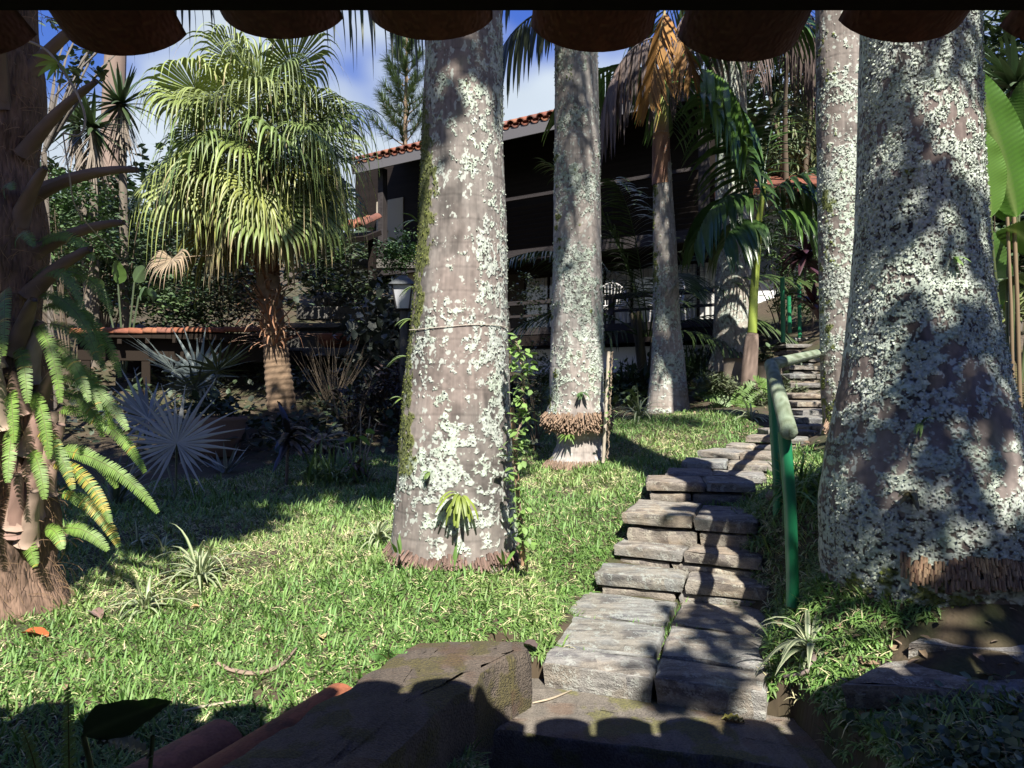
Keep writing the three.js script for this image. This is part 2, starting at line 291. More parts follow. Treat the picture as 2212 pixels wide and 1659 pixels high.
// ---------------------------------------------------------------- porch: step, low wall, roof over the viewer
const concTex = texPair(1024, 1024, (u, v, o) => {
  const c = fbm(u * 6, v * 6, 3, 5), f = noise(u * 240, v * 240, 2), st = fbm(u * 40, v * 5, 9, 4), m = sst(.5, .62, fbm(u * 9, v * 9, 17, 5)), rd = sst(.55, .7, fbm(u * 5, v * 7, 27, 4));
  let k = .7 + .5 * (c - .5) + .4 * (f - .5) + .35 * (st - .5); let r = .19 * k, g = .165 * k, b = .135 * k;
  r = lerp(r, .105 * (.6 + f * .8), m * .75); g = lerp(g, .10 * (.6 + f * .8), m * .75); b = lerp(b, .03, m * .75);
  r = lerp(r, .13, rd * .5); g = lerp(g, .075, rd * .5); b = lerp(b, .045, rd * .5);
  o[0] = r; o[1] = g; o[2] = b; o[3] = .5 * c + .35 * f + .25 * m;
});
const wallConc = new THREE.MeshStandardMaterial({ roughness: .97, ...concTex, bumpScale: .014, color: new THREE.Color().setRGB(.62, .56, .52) });
const conc = new THREE.MeshStandardMaterial({ roughness: .95, ...concTex, bumpScale: .008 });
function prism(poly, y0, y1, bev, name, m, parent, seedN, rough = .012) {    // poly of [x, d] corners, an uneven block with softened upper edge
  const g = new G(), W = [1, 1, 1], n = poly.length, per = []; let area = 0;
  for (let k = 0; k < n; k++) { const [x, d] = poly[k], [x2, d2] = poly[(k + 1) % n]; area += x * d2 - x2 * d; }
  const sgn = area > 0 ? 1 : -1; let cx = 0, cd = 0; poly.forEach(p => { cx += p[0] / n; cd += p[1] / n; });
  for (let k = 0; k < n; k++) { const [x, d] = poly[k], [x2, d2] = poly[(k + 1) % n], l = Math.hypot(x2 - x, d2 - d), c = Math.max(2, Math.round(l / .04)); for (let i = 0; i < c; i++) { const t = i / c; per.push([lerp(x, x2, t), lerp(d, d2, t), sgn * (d2 - d) / l, -sgn * (x2 - x) / l]); } }
  const N = per.length; for (let k = 0; k < N; k++) { const a = per[(k + N - 1) % N], b = per[k]; b[4] = (a[2] + b[2]) / 2; b[5] = (a[3] + b[3]) / 2; }
  const lv = [[y1, -bev * 4, .5], [y1 - bev * .05, -bev * 1.6, .8], [y1 - bev * .3, -bev * .35, 1], [y1 - bev, 0, 1]]; const hs = Math.max(3, Math.round((y1 - y0) / .05)); for (let i = 1; i <= hs; i++) lv.push([lerp(y1 - bev, y0, i / hs), 0, 1]);
  let prev = null, first = null;
  lv.forEach(([y, off, nz], li) => {
    const row = []; let run = 0;
    for (let k = 0; k <= N; k++) {
      const p = per[k % N]; if (k) run += Math.hypot(p[0] - per[k - 1][0], p[1] - per[k - 1][1]);
      const w = rough * nz * 2 * (fbm(p[0] * 8 + seedN, y * 8, p[1] * 8, 4) - .5);
      row.push(g.v(p[0] + p[4] * (off + w), y + (li < 3 ? rough * .7 * (fbm(p[0] * 9, 2, p[1] * 9 + seedN, 3) - .5) : 0), -(p[1] + p[5] * (off + w)), W, li < 3 ? p[0] + p[4] * (off + w) : run, li < 3 ? p[1] + p[5] * (off + w) : y));
    }
    if (prev) for (let k = 0; k < N; k++) g.q(prev[k], row[k], row[k + 1], prev[k + 1]); else first = row;
    prev = row; if (li === 2) { run = 0; prev = row.map((r, k) => { const p = per[k % N]; if (k) run += Math.hypot(p[0] - per[k - 1][0], p[1] - per[k - 1][1]); return g.v(g.p[r * 3], g.p[r * 3 + 1], g.p[r * 3 + 2], W, run, y); }); }
  });
  const M = 14; // the top: rings shrinking to the middle
  prev = first;
  for (let m = 1; m <= M; m++) {
    const row = []; for (let k = 0; k <= N; k++) { const p = per[k % N], t = m / M, bx = p[0] - p[4] * bev * 4, bd = p[1] - p[5] * bev * 4, x = lerp(bx, cx, t), d = lerp(bd, cd, t); row.push(g.v(x, y1 + rough * .8 * (fbm(x * 9, 2, d * 9 + seedN, 3) - .5), -d, W, x, d)); }
    for (let k = 0; k < N; k++) g.q(prev[k], prev[k + 1], row[k + 1], row[k]); prev = row;
  }
  return g.build(name, m, parent);
}
{
  const st = structure('concrete_step', 'mossy concrete doorstep below the stone path');
  const fl = .2; // distance step front behind the path front
  prism([[-.32, 2.72], [.6, 2.50], [1.5, 2.22], [1.6, 2.3], [1.3, 2.8], [.134, 3.16], [-.25, 3.1]], CY - 1.62, CY - 1.29, .02, 'step_slab', conc, st, 3, .02);
  const fo = structure('porch_floor', 'dark concrete porch floor below the step');
  mesh('floor_slab', new THREE.BoxGeometry(14, .2, 6.2).translate(-.5, CY - 1.6, .5), conc, fo);
  const w = thing('low_wall', 'mossy concrete parapet wall running from the porch to the lawn edge', 'wall');
  prism([[-.43 - .36, .9], [-.07, 2.66], [.075, 2.83], [.05, 2.92], [-.38, 2.93], [-.52, 2.62], [-1.28, .9]], CY - 1.7, CY - 1.05, .03, 'wall_body', wallConc, w, 8, .03);
}
const clayTex = texPair(512, 512, (u, v, o) => { const n = fbm(u * 7, v * 7, 4, 5), f = noise(u * 150, v * 150, 3), l = sst(.62, .68, fbm(u * 15, v * 15, 33, 4)), d = sst(.55, .68, fbm(u * 6, v * 9, 23, 4)); const q = .75 + .5 * (n - .5) + .25 * (f - .5); o[0] = lerp(q * (1 - .5 * d), 1, l); o[1] = lerp(q * (1 - .45 * d), 1, l * .9); o[2] = lerp(q * (1 - .4 * d), 1, l * .85); o[3] = n * .6 + f * .4; });
const clayMats = [[.25, .082, .038], [.21, .068, .037], [.28, .11, .055], [.17, .066, .042], [.23, .092, .06]].map(c => new THREE.MeshStandardMaterial({ color: new THREE.Color().setRGB(...c), roughness: .85, side: THREE.DoubleSide, ...clayTex, bumpScale: .004 }));
function tileGeo(len, r0, r1, arc, thick, up) {              // barrel tile along +z, wide end r0 at z = 0; up 1 = cap, -1 = channel
  const g = new G(), n = 14, m = 5, W = [1, 1, 1], rows = [];
  for (const side of [0, 1]) for (let j = 0; j <= m; j++) {
    const t = j / m, r = lerp(r0, r1, t) - side * thick, row = [];
    for (let i = 0; i <= n; i++) { const a = (i / n - .5) * arc; row.push(g.v(Math.sin(a) * r, up * (Math.cos(a) * r - (r0 - thick) * .35), t * len, W, i / n * .35, t * len)); }
    rows.push(row);
  }
  const st = (a, b) => { for (let i = 0; i < n; i++) g.q(a[i], a[i + 1], b[i + 1], b[i]); };
  for (let j = 0; j < m; j++) { st(rows[j], rows[j + 1]); st(rows[m + 2 + j], rows[m + 1 + j]); }
  st(rows[0], rows[m + 1]); st(rows[2 * m + 1], rows[m]);
  for (const i of [0, n]) for (let j = 0; j < m; j++) g.q(rows[j][i], rows[j + 1][i], rows[m + 2 + j][i], rows[m + 1 + j][i]);
  return g.geo();
}
const darkWood = new THREE.MeshPhysicalMaterial({ color: new THREE.Color().setRGB(.022, .016, .012), roughness: .9, specularIntensity: .3 });
{
  const roof = thing('porch_roof', 'dark clay tile porch roof with scalloped eave hanging overhead', 'roof', V(0, CY, 0));
  seed(51);
  const sl = .33, pitch = Math.atan(sl), E = -1.1, y0 = .561, sp = .238;      // eave edge 1 m out, falling outwards
  const pan = tileGeo(.46, .099, .088, 2.5, .014, -1), cap = tileGeo(.46, .116, .12, 2.3, .014, 1);
  const put = (g, x, z, dy, k, ry, rz) => { const o = mesh('tile', g, clayMats[k % 5], roof); o.position.set(x, y0 + (z - E) * sl + dy, z); o.rotation.set(-pitch, ry, rz); o.scale.y = .65; return o; };
  for (let c = -13; c <= 11; c++) {
    const x = c * sp + .115 + rr(-.012, .012);
    for (let r = 0; r < 5; r++) { // channels: narrow end down at the eave
      const q = rr(-.035, .035), z = E + rr(-.02, .03) + r * .39;
      put(pan, x, z, -.01 + r * .004 + (r ? 0 : rr(-.012, .01)), c * 3 + r + 40, q, rr(-.05, .05));
      put(cap, x + sp / 2 + rr(-.014, .014), z + (r ? 0 : rr(-.02, .035)), .028 + r * .004, c * 5 + r * 2 + 77, rr(-.04, .04), rr(-.06, .06));
    }
  }
  const b = (name, sx, sy, sz, x, y, z, rx = 0) => { const o = mesh(name, boxGeo(sx, sy, sz, .006), darkWood, roof); o.position.set(x, y, z); o.rotation.x = rx; return o; };
  b('batten', 7, .05, .05, -.2, .535, E + .15, -pitch); b('beam', 7, .14, .12, -.2, .61, E + .42);
  for (let k = 0; k < 5; k++) { const o = b('rafter', .07, .11, 1.9, -2.52 + k * 1.06 + .06, y0 + .02 + .95 * sl - .06, E + 1.25, -pitch); }
  b('ceiling_board', 8, .03, 3.2, -.2, y0 + 1.9 * sl + .42, E + 3.3, -pitch);
  const back = thing('porch_wall', 'dark porch house wall behind the viewer', 'wall', V(0, 0, 2.9));
  mesh('wall_panel', new THREE.BoxGeometry(8, 4, .2).translate(-.2, 1.6, 0), new THREE.MeshStandardMaterial({ color: new THREE.Color().setRGB(.09, .075, .06), roughness: .9 }), back);
  // two clay half-pipes lying beside the low wall
  const lay = (label, x0, d0, x1, d1, y, r, k) => {
    const g = thing('clay_ridge_tile', label, 'clay tile', V(x0, y, -d0), 'clay ridge tiles beside the low wall'); const len = Math.hypot(x1 - x0, d1 - d0);
    const o = mesh('tile_shell', tileGeo(len, r, r * .94, 3.14, .014, 1), clayMats[k], g); o.rotation.y = Math.atan2(x1 - x0, d0 - d1); return g;
  };
  lay('narrow terracotta ridge tile pressed against the low wall', -.62, 2.6, -1.06, 1.66, CY - 1.165, .10, 0);
  lay('broad dusty terracotta ridge tile lying left of the narrow one', -.96, 2.37, -1.42, 1.42, CY - 1.2, .115, 4);
}

// ---------------------------------------------------------------- palm trunks crusted with lichen
const LICH = [.39, .42, .37];
// o: base colours, lichen bias, moss; returns colour and height at a point of the trunk (a = angle seen from the viewer, -1 left edge .. +1 right edge; y metres above the base)
function barkAt(T, th, y, r, o) {
  const X = Math.cos(th) * r, Z = Math.sin(th) * r, e = T.seed;
  const side = Math.cos(th);                                  // +1 right, -1 left as seen from the porch (th = 90 deg faces it)
  const n1 = fbm(X * 2.6 + e, y * 1.7, Z * 2.6, 4), n2 = fbm(X * 9 + e, y * 7, Z * 9, 4), q = T.fq, f = noise(X * 95 * q, y * 95 * q, Z * 95 * q + e), f2 = noise(X * 210 * q + e, y * 200 * q, Z * 210 * q), st = fbm(th * r * 55 + e, y * 4, 1, 3), n3 = fbm(X * 24, y * 24 + e, Z * 24, 3);
  let c = mix3(T.colA, T.colB, sst(.38, .62, n1)), k = .8 + .5 * (st - .5) + .5 * (n2 - .5) + .3 * (f - .5);
  const ring = T.ring ? sst(.1, 0, Math.abs(((y / T.ring + .25 * (n1 - .5) + .03 * Math.sin(th * 3)) % 1 + 1) % 1 - .5)) : 0; k *= 1 - .16 * ring;
  c = mul3(c, k); let h = .30 + .2 * (n2 - .5) + .12 * (st - .5) + .1 * f - .08 * ring;
  const dk = sst(.56, .68, fbm(X * 4.5, y * 3 + e, Z * 4.5, 4)) * T.dark; c = mul3(c, 1 - .6 * dk);
  const lb = T.lichen(y, side), ln = .55 * fbm(X * 3.4 + 9, y * 3 + e, Z * 3.4, 4) + .45 * n3;
  const L = sst(.52, .575, ln + lb + .07 * (f - .5) + .05 * (f2 - .5)), spk = sst(.28, .5, .55 * f + .45 * f2 + .25 * (n3 - .4)), thin = sst(.47, .52, ln + lb) * sst(.62, .72, f * .5 + f2 * .5);
  const lm = Math.max(L * spk, thin * .8), lc = mix3(LICH, [.40, .46, .37], sst(.4, .65, n2)), lk = .86 + .75 * (f - .5) + .55 * (f2 - .5) + .35 * (n3 - .5);
  c = mix3(c, mul3(lc, lk), lm * .92); if (L > .4 && spk < .5) c = mul3(c, .5); h += .38 * lm + .14 * (f2 - .5) * lm;
  const sp = sst(.68, .74, fbm(X * 34 + 3, y * 26 + e, Z * 34, 2) + .22 * (f2 - .5)) * (1 - L); c = mix3(c, mul3(LICH, 1.08), sp * .8);
  const mb = T.moss(y, side), M = sst(.5, .6, .5 * n2 + .5 * n3 + mb); c = mix3(c, mul3(mix3([.075, .095, .016], [.13, .14, .03], f), .55 + .8 * f2), M * .92); h += M * .3 * (.4 + f);
  o[0] = c[0]; o[1] = c[1]; o[2] = c[2]; o[3] = clamp(h); return { L: lm * (1 - M), M };
}
function profileAt(rows, d) {                                // pixel rows [y, left, right] -> height, centre, radius
  return rows.map(([y, l, r]) => { const a = at(l, y, d), b = at(r, y, d); return [a.y, (a.x + b.x) / 2, (b.x - a.x) / 2]; }).sort((a, b) => a[0] - b[0]);
}
function evalP(P, y) { if (y <= P[0][0]) return [P[0][1], P[0][2]]; for (let k = 1; k < P.length; k++) if (y <= P[k][0]) { const t = (y - P[k - 1][0]) / (P[k][0] - P[k - 1][0]), s = t * t * (3 - 2 * t) * .35 + t * .65; return [lerp(P[k - 1][1], P[k][1], s), lerp(P[k - 1][2], P[k][2], s)]; } const q = P[P.length - 1]; return [q[1], q[2]]; }
const trunks = [];
function palmTrunk(name, label, T) {
  const P = profileAt(T.rows, T.d), [cx, r0] = evalP(P, P[0][0]), yb = P[0][0] - .12, base = V(cx, P[0][0], -T.d);
  const root = thing(name, label, 'palm tree', base, T.group);
  const top = T.top, g = new G(), NS = 56, NR = Math.round((top - yb) / (T.step || .05)), W = [1, 1, 1], rm = evalP(P, CY)[1];
  for (let j = 0; j <= NR; j++) {
    const y = lerp(yb, top, j / NR), [c, r] = evalP(P, y);
    for (let i = 0; i <= NS; i++) {
      const th = i / NS * Math.PI * 2, X = Math.cos(th), Z = Math.sin(th), k = 1 + T.bump * (fbm(X * 2.2 + T.seed, y * 1.6, Z * 2.2, 3) - .5) + .035 * (fbm(X * 7, y * 7, Z * 7 + T.seed, 3) - .5);
      g.v(c + X * r * k, y, -T.d + Z * r * k, W, i / NS, (y - yb) / T.texH);
    }
  }
  for (let j = 0; j < NR; j++) for (let i = 0; i < NS; i++) { const a = j * (NS + 1) + i; g.q(a, a + NS + 1, a + NS + 2, a + 1); }
  const tx = texPair(T.tw, T.th, (u, v, o) => barkAt(T, u * Math.PI * 2, v * T.texH, rm, o), true);
  const tr = g.build('trunk', new THREE.MeshStandardMaterial({ roughness: .95, ...tx, bumpScale: T.bs || .012 }), root);
  root.userData.T = undefined; delete root.userData.T;
  const info = { root, trunk: tr, P, d: T.d, top, yb, T, rm, surf: (th, y, out = 0) => { const [c, r] = evalP(P, y), X = Math.cos(th), Z = Math.sin(th), k = 1 + T.bump * (fbm(X * 2.2 + T.seed, y * 1.6, Z * 2.2, 3) - .5) + .035 * (fbm(X * 7, y * 7, Z * 7 + T.seed, 3) - .5); return V(c + X * (r * k + out), y, -T.d + Z * (r * k + out)); } };
  if (T.flakes) { // crusty leafy lichen standing off the bark
    seed(T.seed * 31 + 5); const list = [], col = [], q = [0, 0, 0, 0]; let tries = 0;
    while (list.length < T.flakes && tries++ < T.flakes * 14) {
      const th = rr(.02, Math.PI - .02), y = rr(yb + .15, Math.min(top, CY + .56 * T.d)), m = barkAt(T, th, y - yb, rm, q); const M = m.M > .5; if (m.L < .5 && !M) continue;
      const p = info.surf(th, y, rr(-.001, .006)), n = V(Math.cos(th), rr(-.9, .9), Math.sin(th)).addScaledVector(V(rr(-1, 1), rr(-1, 1), rr(-1, 1)), .85).normalize();
      list.push(M4(p, new THREE.Quaternion().setFromUnitVectors(V(0, 1, 0), n), V(1, rr(.6, 1.6), rr(.6, 1.2)).multiplyScalar(rr(.55, 1.25) * T.fs)));
      col.push(M ? jit([.10, .12, .022], .45) : jit(mix3(LICH, [.36, .41, .32], rnd()), .22));
    }
    const fg = new G(), c = fg.v(0, .15, 0, [1, 1, 1]); const n = 7; for (let i = 0; i < n; i++) { const a = i / n * 6.283, k = i % 2 ? .75 : 1.1; fg.v(Math.cos(a) * k, .45 * (i % 3) / 2 - .2, Math.sin(a) * k, [1, 1, 1]); } for (let i = 0; i < n; i++) fg.i.push(0, 1 + (i + 1) % n, 1 + i);
    instanced('lichen', fg.geo(), mat(.95), list, root, col);
  }
  trunks.push(info); return info;
}
function rootFringe(info, th0, th1, yTop, h, n, name, out, colr, sd, sag = 0) {   // packed stubby aerial roots
  seed(sd); const g = new G();
  for (let k = 0; k < n; k++) {
    const th = rr(th0, th1), y = yTop(th) - rnd() * h, p = info.surf(th, y, out * rr(.3, 1.1)), o = V(Math.cos(th), -rr(.8, 2.6), Math.sin(th)).normalize(), L = rr(.03, .07), rad = rr(.0045, .008), c = jit(colr, .35), tip = mul3(c, rr(.8, 1.5));
    g.tube([p, p.clone().addScaledVector(o, L * .5).add(V(rr(-.004, .004), 0, 0)), p.clone().addScaledVector(o, L)], t => rad * (1.1 - .35 * t), 5, t => t > .9 ? tip : c);
  }
  const o = g.build(name, mat(.85), info.root); o.userData.kind = 'stuff'; return o;
}
const faceMid = Math.PI / 2;
const palm1 = palmTrunk('royal_palm', 'thick palm trunk with pinkish bark, lichen patches and green moss down its left edge', {
  d: 4, rows: [[1222, 842, 1126], [1180, 846, 1120], [1100, 855, 1114], [1000, 863, 1108], [830, 874, 1101], [700, 888, 1098], [500, 905, 1095], [300, 911, 1086], [100, 920, 1085], [-200, 924, 1080]], top: CY + 9, fq: .62, seed: 3, bump: .05, ring: .13, dark: .8,
  colA: [.245, .20, .175], colB: [.225, .20, .178], texH: 3.6, tw: 1024, th: 1280, bs: .011, flakes: 4500, fs: .005,
  lichen: (y, s) => -.055 + .10 * sst(.15, 1, s) + .075 * sst(.30, .42, y) * sst(.9, .7, y) + .05 * sst(2.0, 2.5, y) - .10 * sst(.28, .12, y) - .03 * sst(1.1, 1.3, y) * sst(1.9, 1.7, y) * sst(.5, 0, s),
  moss: (y, s) => -.22 + .34 * sst(-.45, -.92, s) * sst(.5, .8, y) * sst(3.1, 2.3, y) + .13 * sst(-.1, -.6, s) * sst(1.7, 2.0, y) * sst(2.9, 2.6, y)
});
const palm2 = palmTrunk('royal_palm', 'pale lichen-covered palm trunk with a bulging ring of roots near its base', {
  d: 6.7, rows: [[1003, 1180, 1325], [985, 1192, 1308], [955, 1205, 1298], [940, 1200, 1300], [925, 1188, 1306], [905, 1178, 1312], [885, 1180, 1312], [872, 1187, 1305], [830, 1187, 1304], [700, 1191, 1303], [500, 1196, 1298], [300, 1198, 1295], [100, 1198, 1291], [-200, 1200, 1289]], top: CY + 8.2, fq: .42, seed: 11, bump: .05, ring: .16, dark: .7, group: undefined,
  colA: [.31, .27, .24], colB: [.36, .33, .30], texH: 4.6, tw: 512, th: 1024, bs: .012, flakes: 4200, fs: .007,
  lichen: (y, s) => .02 - .16 * sst(.62, .5, y) - .05 * sst(2.6, 3.6, y), moss: (y, s) => -.17 + .1 * sst(-.5, -.95, s)
});
const palm3 = palmTrunk('young_royal_palm', 'slender ringed palm with green crownshaft and an orange dying frond', {
  d: 9.3, rows: [[893, 1396, 1492], [860, 1400, 1486], [800, 1406, 1480], [700, 1411, 1469], [550, 1411, 1462], [400, 1411, 1452], [290, 1411, 1445], [280, 1412, 1444]], top: CY + 3.28, fq: .34, seed: 17, bump: .04, ring: .14, dark: .5,
  colA: [.33, .28, .24], colB: [.38, .34, .30], texH: 4, tw: 256, th: 1024, bs: .01, flakes: 1500, fs: .009,
  lichen: (y, s) => .03 - .14 * sst(1.7, 2.3, y), moss: (y, s) => -.2 + .2 * sst(-.3, -.9, s) * sst(1.1, 1.5, y)
});
const palm4 = palmTrunk('royal_palm', 'straight grey lichen palm trunk half hidden behind the thickest palm', {
  d: 6, rows: [[945, 1776, 1890], [905, 1782, 1882], [850, 1777, 1880], [700, 1774, 1876], [400, 1769, 1866], [60, 1765, 1860], [-200, 1764, 1858]], top: CY + 7.6, fq: .45, seed: 23, bump: .05, ring: .16, dark: .8,
  colA: [.19, .155, .135], colB: [.25, .215, .19], texH: 4.2, tw: 512, th: 1024, bs: .013, flakes: 4600, fs: .007,
  lichen: (y, s) => .045, moss: (y, s) => -.14 + .12 * sst(-.4, -.95, s)
});
const palm5 = palmTrunk('royal_palm', 'thickest palm trunk flaring at the base and crusted all over with white lichen', {
  d: 3, rows: [[1275, 1790, 2232], [1200, 1786, 2226], [1100, 1785, 2213], [1000, 1796, 2194], [900, 1814, 2170], [800, 1832, 2148], [700, 1842, 2131], [600, 1851, 2117], [500, 1858, 2111], [300, 1866, 2103], [100, 1869, 2100], [-250, 1872, 2097]], top: CY + 8.2, fq: .7, seed: 31, bump: .07, ring: 0, dark: 1,
  colA: [.15, .115, .10], colB: [.205, .17, .15], texH: 2.9, tw: 1024, th: 1280, bs: .013, flakes: 16000, fs: .0058,
  lichen: (y, s) => .085 + .04 * sst(.35, .5, y) - .10 * sst(.28, .12, y) - .09 * sst(.45, .8, s) * sst(.9, 1.2, y), moss: (y, s) => -.20 + .20 * sst(.42, .2, y) + .06 * sst(.6, .95, s)
});
const palm6 = palmTrunk('royal_palm', 'far shaded palm trunk beside the house with a skirt of dead fronds', {
  d: 11, rows: [[800, 1528, 1640], [760, 1540, 1625], [600, 1546, 1616], [300, 1546, 1612], [60, 1548, 1610]], top: CY + 7.4, fq: .3, seed: 41, bump: .04, ring: .2, dark: .7,
  colA: [.30, .26, .22], colB: [.36, .33, .28], texH: 5, tw: 256, th: 768, bs: .012, flakes: 700, fs: .013, step: .08,
  lichen: (y, s) => .02, moss: (y, s) => -.15
});
console.log('trunks');
rootFringe(palm1, .1, 3.05, th => CY - .885 + .012 * Math.sin(th * 9), .05, 300, 'root_fringe', .002, [.14, .09, .07], 61);
rootFringe(palm2, .05, 3.1, () => CY - .255, .16, 900, 'root_ring', .02, [.20, .135, .09], 62);
rootFringe(palm2, .05, 3.1, () => CY - .70, .06, 380, 'root_fringe', .02, [.19, .13, .09], 63);
rootFringe(palm4, .2, 2.95, () => CY - .29, .08, 160, 'root_fringe', .012, [.28, .19, .13], 65);
{ // the peg-like roots of the thickest palm, longer and in tiers
  seed(64); const g = new G();
  for (let k = 0; k < 720; k++) {
    const th = rr(.2, 2.3), tier = Math.floor(rnd() * 5) / 4, y = CY - .60 - .09 * fbm(th * 4, 1, 2, 3) - tier * .07 - rr(0, .015), p = palm5.surf(th, y, .004 + .02 * tier), L = rr(.018, .042), rad = rr(.004, .0068), o = V(Math.cos(th) * .25, -1, Math.sin(th) * .25).normalize(), c = jit(mix3([.14, .075, .045], [.32, .22, .13], rnd()), .35), tip = mul3(c, rr(.7, 1.5));
    g.tube([p, p.clone().addScaledVector(o, L * .7), p.clone().addScaledVector(o, L * .95), p.clone().addScaledVector(o, L)], t => rad * (t > .99 ? .35 : t > .8 ? .85 : 1), 6, t => t > .9 ? tip : c);
  }
  g.build('root_pegs', mat(.75), palm5.root).userData.kind = 'stuff';
}

// ---------------------------------------------------------------- plant builders
const GR = { royal: [.055, .10, .022], deep: [.028, .062, .016], mid: [.07, .14, .028], lime: [.17, .28, .04], fan: [.155, .20, .045], silver: [.22, .255, .24], straw: [.36, .28, .15], brown: [.15, .085, .045], rust: [.30, .13, .03] };
// a feather frond: rachis from P along dir sagging by grav, two rows of leaflets that hang
function frond(g, P, dir, L, o = {}) {
  const n = o.n || 34, ll = o.leaf || L * .32, col = o.col || GR.royal, tipc = o.tip || col, grav = o.grav ?? 1.6, hang = o.hang ?? 1.2, w = o.w || .014, bare = o.bare ?? .16;
  const pts = curve(P, dir, L, 16, grav), rc = o.rachis || mul3(col, 1.2), r0 = o.r || .014;
  g.tube(pts, t => r0 * (1 - .85 * t), 5, () => rc, false);
  const cv = new THREE.CatmullRomCurve3(pts), up = V(0, 1, 0), side = V(0, 0, 0);
  for (let k = 0; k < n; k++) {
    const t = bare + (1 - bare) * (k + .5) / n, p = cv.getPointAt(Math.min(t, .999)), T = cv.getTangentAt(Math.min(t, .999)); side.crossVectors(T, up); if (side.lengthSq() < .01) side.set(1, 0, 0); side.normalize();
    if (o.twist) side.applyAxisAngle(T, o.twist);
    for (const s of [-1, 1]) {
      if (rnd() < (o.miss || 0)) continue;
      const l = ll * (.45 + .75 * Math.sin(Math.PI * clamp(.12 + t * .82))) * rr(.85, 1.1), d = side.clone().multiplyScalar(s).addScaledVector(T, .55 + .5 * t).addScaledVector(up, o.lift ?? .15).normalize();
      d.x += rr(-.12, .12); d.y += rr(-.12, .12); d.z += rr(-.12, .12);
      const q = curve(p, d, l, 5, hang * rr(.7, 1.4)), c = jit(mix3(col, tipc, rnd() * rnd()), .22), ax = V(0, 0, 0).crossVectors(d, up); if (ax.lengthSq() < .01) ax.set(1, 0, 0);
      const hw = w * rr(.8, 1.15); g.ribbon(q, u => hw * (u < .25 ? .55 + 1.8 * u : 1.12 * (1 - Math.pow((u - .25) / .75, 1.7)) + .03), V(0, 0, 0).crossVectors(d, ax).multiplyScalar(.55).addScaledVector(ax, 1), () => c, .22);
    }
  }
}
// a fan leaf with hanging tips, built in place
function fanLeaf(g, P, axis, R, o = {}) {
  const n = o.n || 30, col = o.col || GR.fan, span = o.span || 4.7, stiff = o.stiff ?? .55, tl = o.tail ?? 1, up = V(0, 1, 0);
  const A = axis.clone().normalize(), S = V(0, 0, 0).crossVectors(A, up); if (S.lengthSq() < .01) S.set(1, 0, 0); S.normalize(); const N = V(0, 0, 0).crossVectors(S, A).normalize(); if (o.roll) { S.applyAxisAngle(A, o.roll); N.applyAxisAngle(A, o.roll); }
  for (let k = 0; k < n; k++) {
    const a = (k / (n - 1) - .5) * span, d = A.clone().multiplyScalar(Math.cos(a)).addScaledVector(S, Math.sin(a)).addScaledVector(N, (o.cup ?? -.15) + rr(-.05, .05)).normalize();
    const r = R * (.8 + .25 * Math.cos(a * .6)) * rr(.92, 1.08), inner = r * stiff, slim = o.slim ?? 1, hangL = (r - inner) * tl * rr(.55, 1.5), pts = [P.clone(), P.clone().addScaledVector(d, inner * .5), P.clone().addScaledVector(d, inner)];
    pts.push(...curve(pts[2], d, hangL, o.seg || 4, (o.grav ?? 3.2) * rr(.6, 1.25)).slice(1));
    const side = V(0, 0, 0).crossVectors(N, d).normalize(), hw = inner * span / n * .56 * slim, m = pts.length - 1, kc = jit(col, .25), dry = o.dry && rnd() < o.dry, tc = dry ? jit(GR.straw, .25) : mul3(kc, 1.12), wob = rr(-.4, .4);
    side.addScaledVector(N, wob).normalize();
    g.ribbon(pts, u => { const q = u * m; return q <= 2 ? Math.max(.002, hw * q / 2) : hw * (1 - Math.pow((q - 2) / (m - 2), .8)) * .85 + .0015; }, side, u => mix3(kc, tc, sst(.4, .95, u)), .45);
  }
}
function blades(g, P, n, L, w, o = {}) {                     // a clump of strap leaves
  const col = o.col || GR.mid, e0 = o.el0 ?? .5, e1 = o.el1 ?? 1.4, grav = o.grav ?? 2.2;
  for (let k = 0; k < n; k++) {
    const az = rr(0, 6.283), el = rr(e0, e1), d = dirOf(az, el), l = L * rr(.65, 1.1), p = P.clone().add(V(rr(-1, 1), 0, rr(-1, 1)).multiplyScalar(o.spread || .02)), c = jit(col, .25), ww = w * rr(.75, 1.2), band = o.band ? jit(o.band, .12) : null;
    g.ribbon(curve(p, d, l, o.seg || 7, grav * rr(.6, 1.3)), t => ww * (.5 + 1.6 * t * (t < .32 ? 1 : 0) + (t >= .32 ? .5 - .98 * Math.pow((t - .32) / .68, 1.6) : 0)), V(Math.cos(az), 0, -Math.sin(az)), (t, s) => band && (o.edge ? Math.abs(s) > .5 : Math.abs(s) < .5) ? band : c, o.fold ?? .3);
  }
}
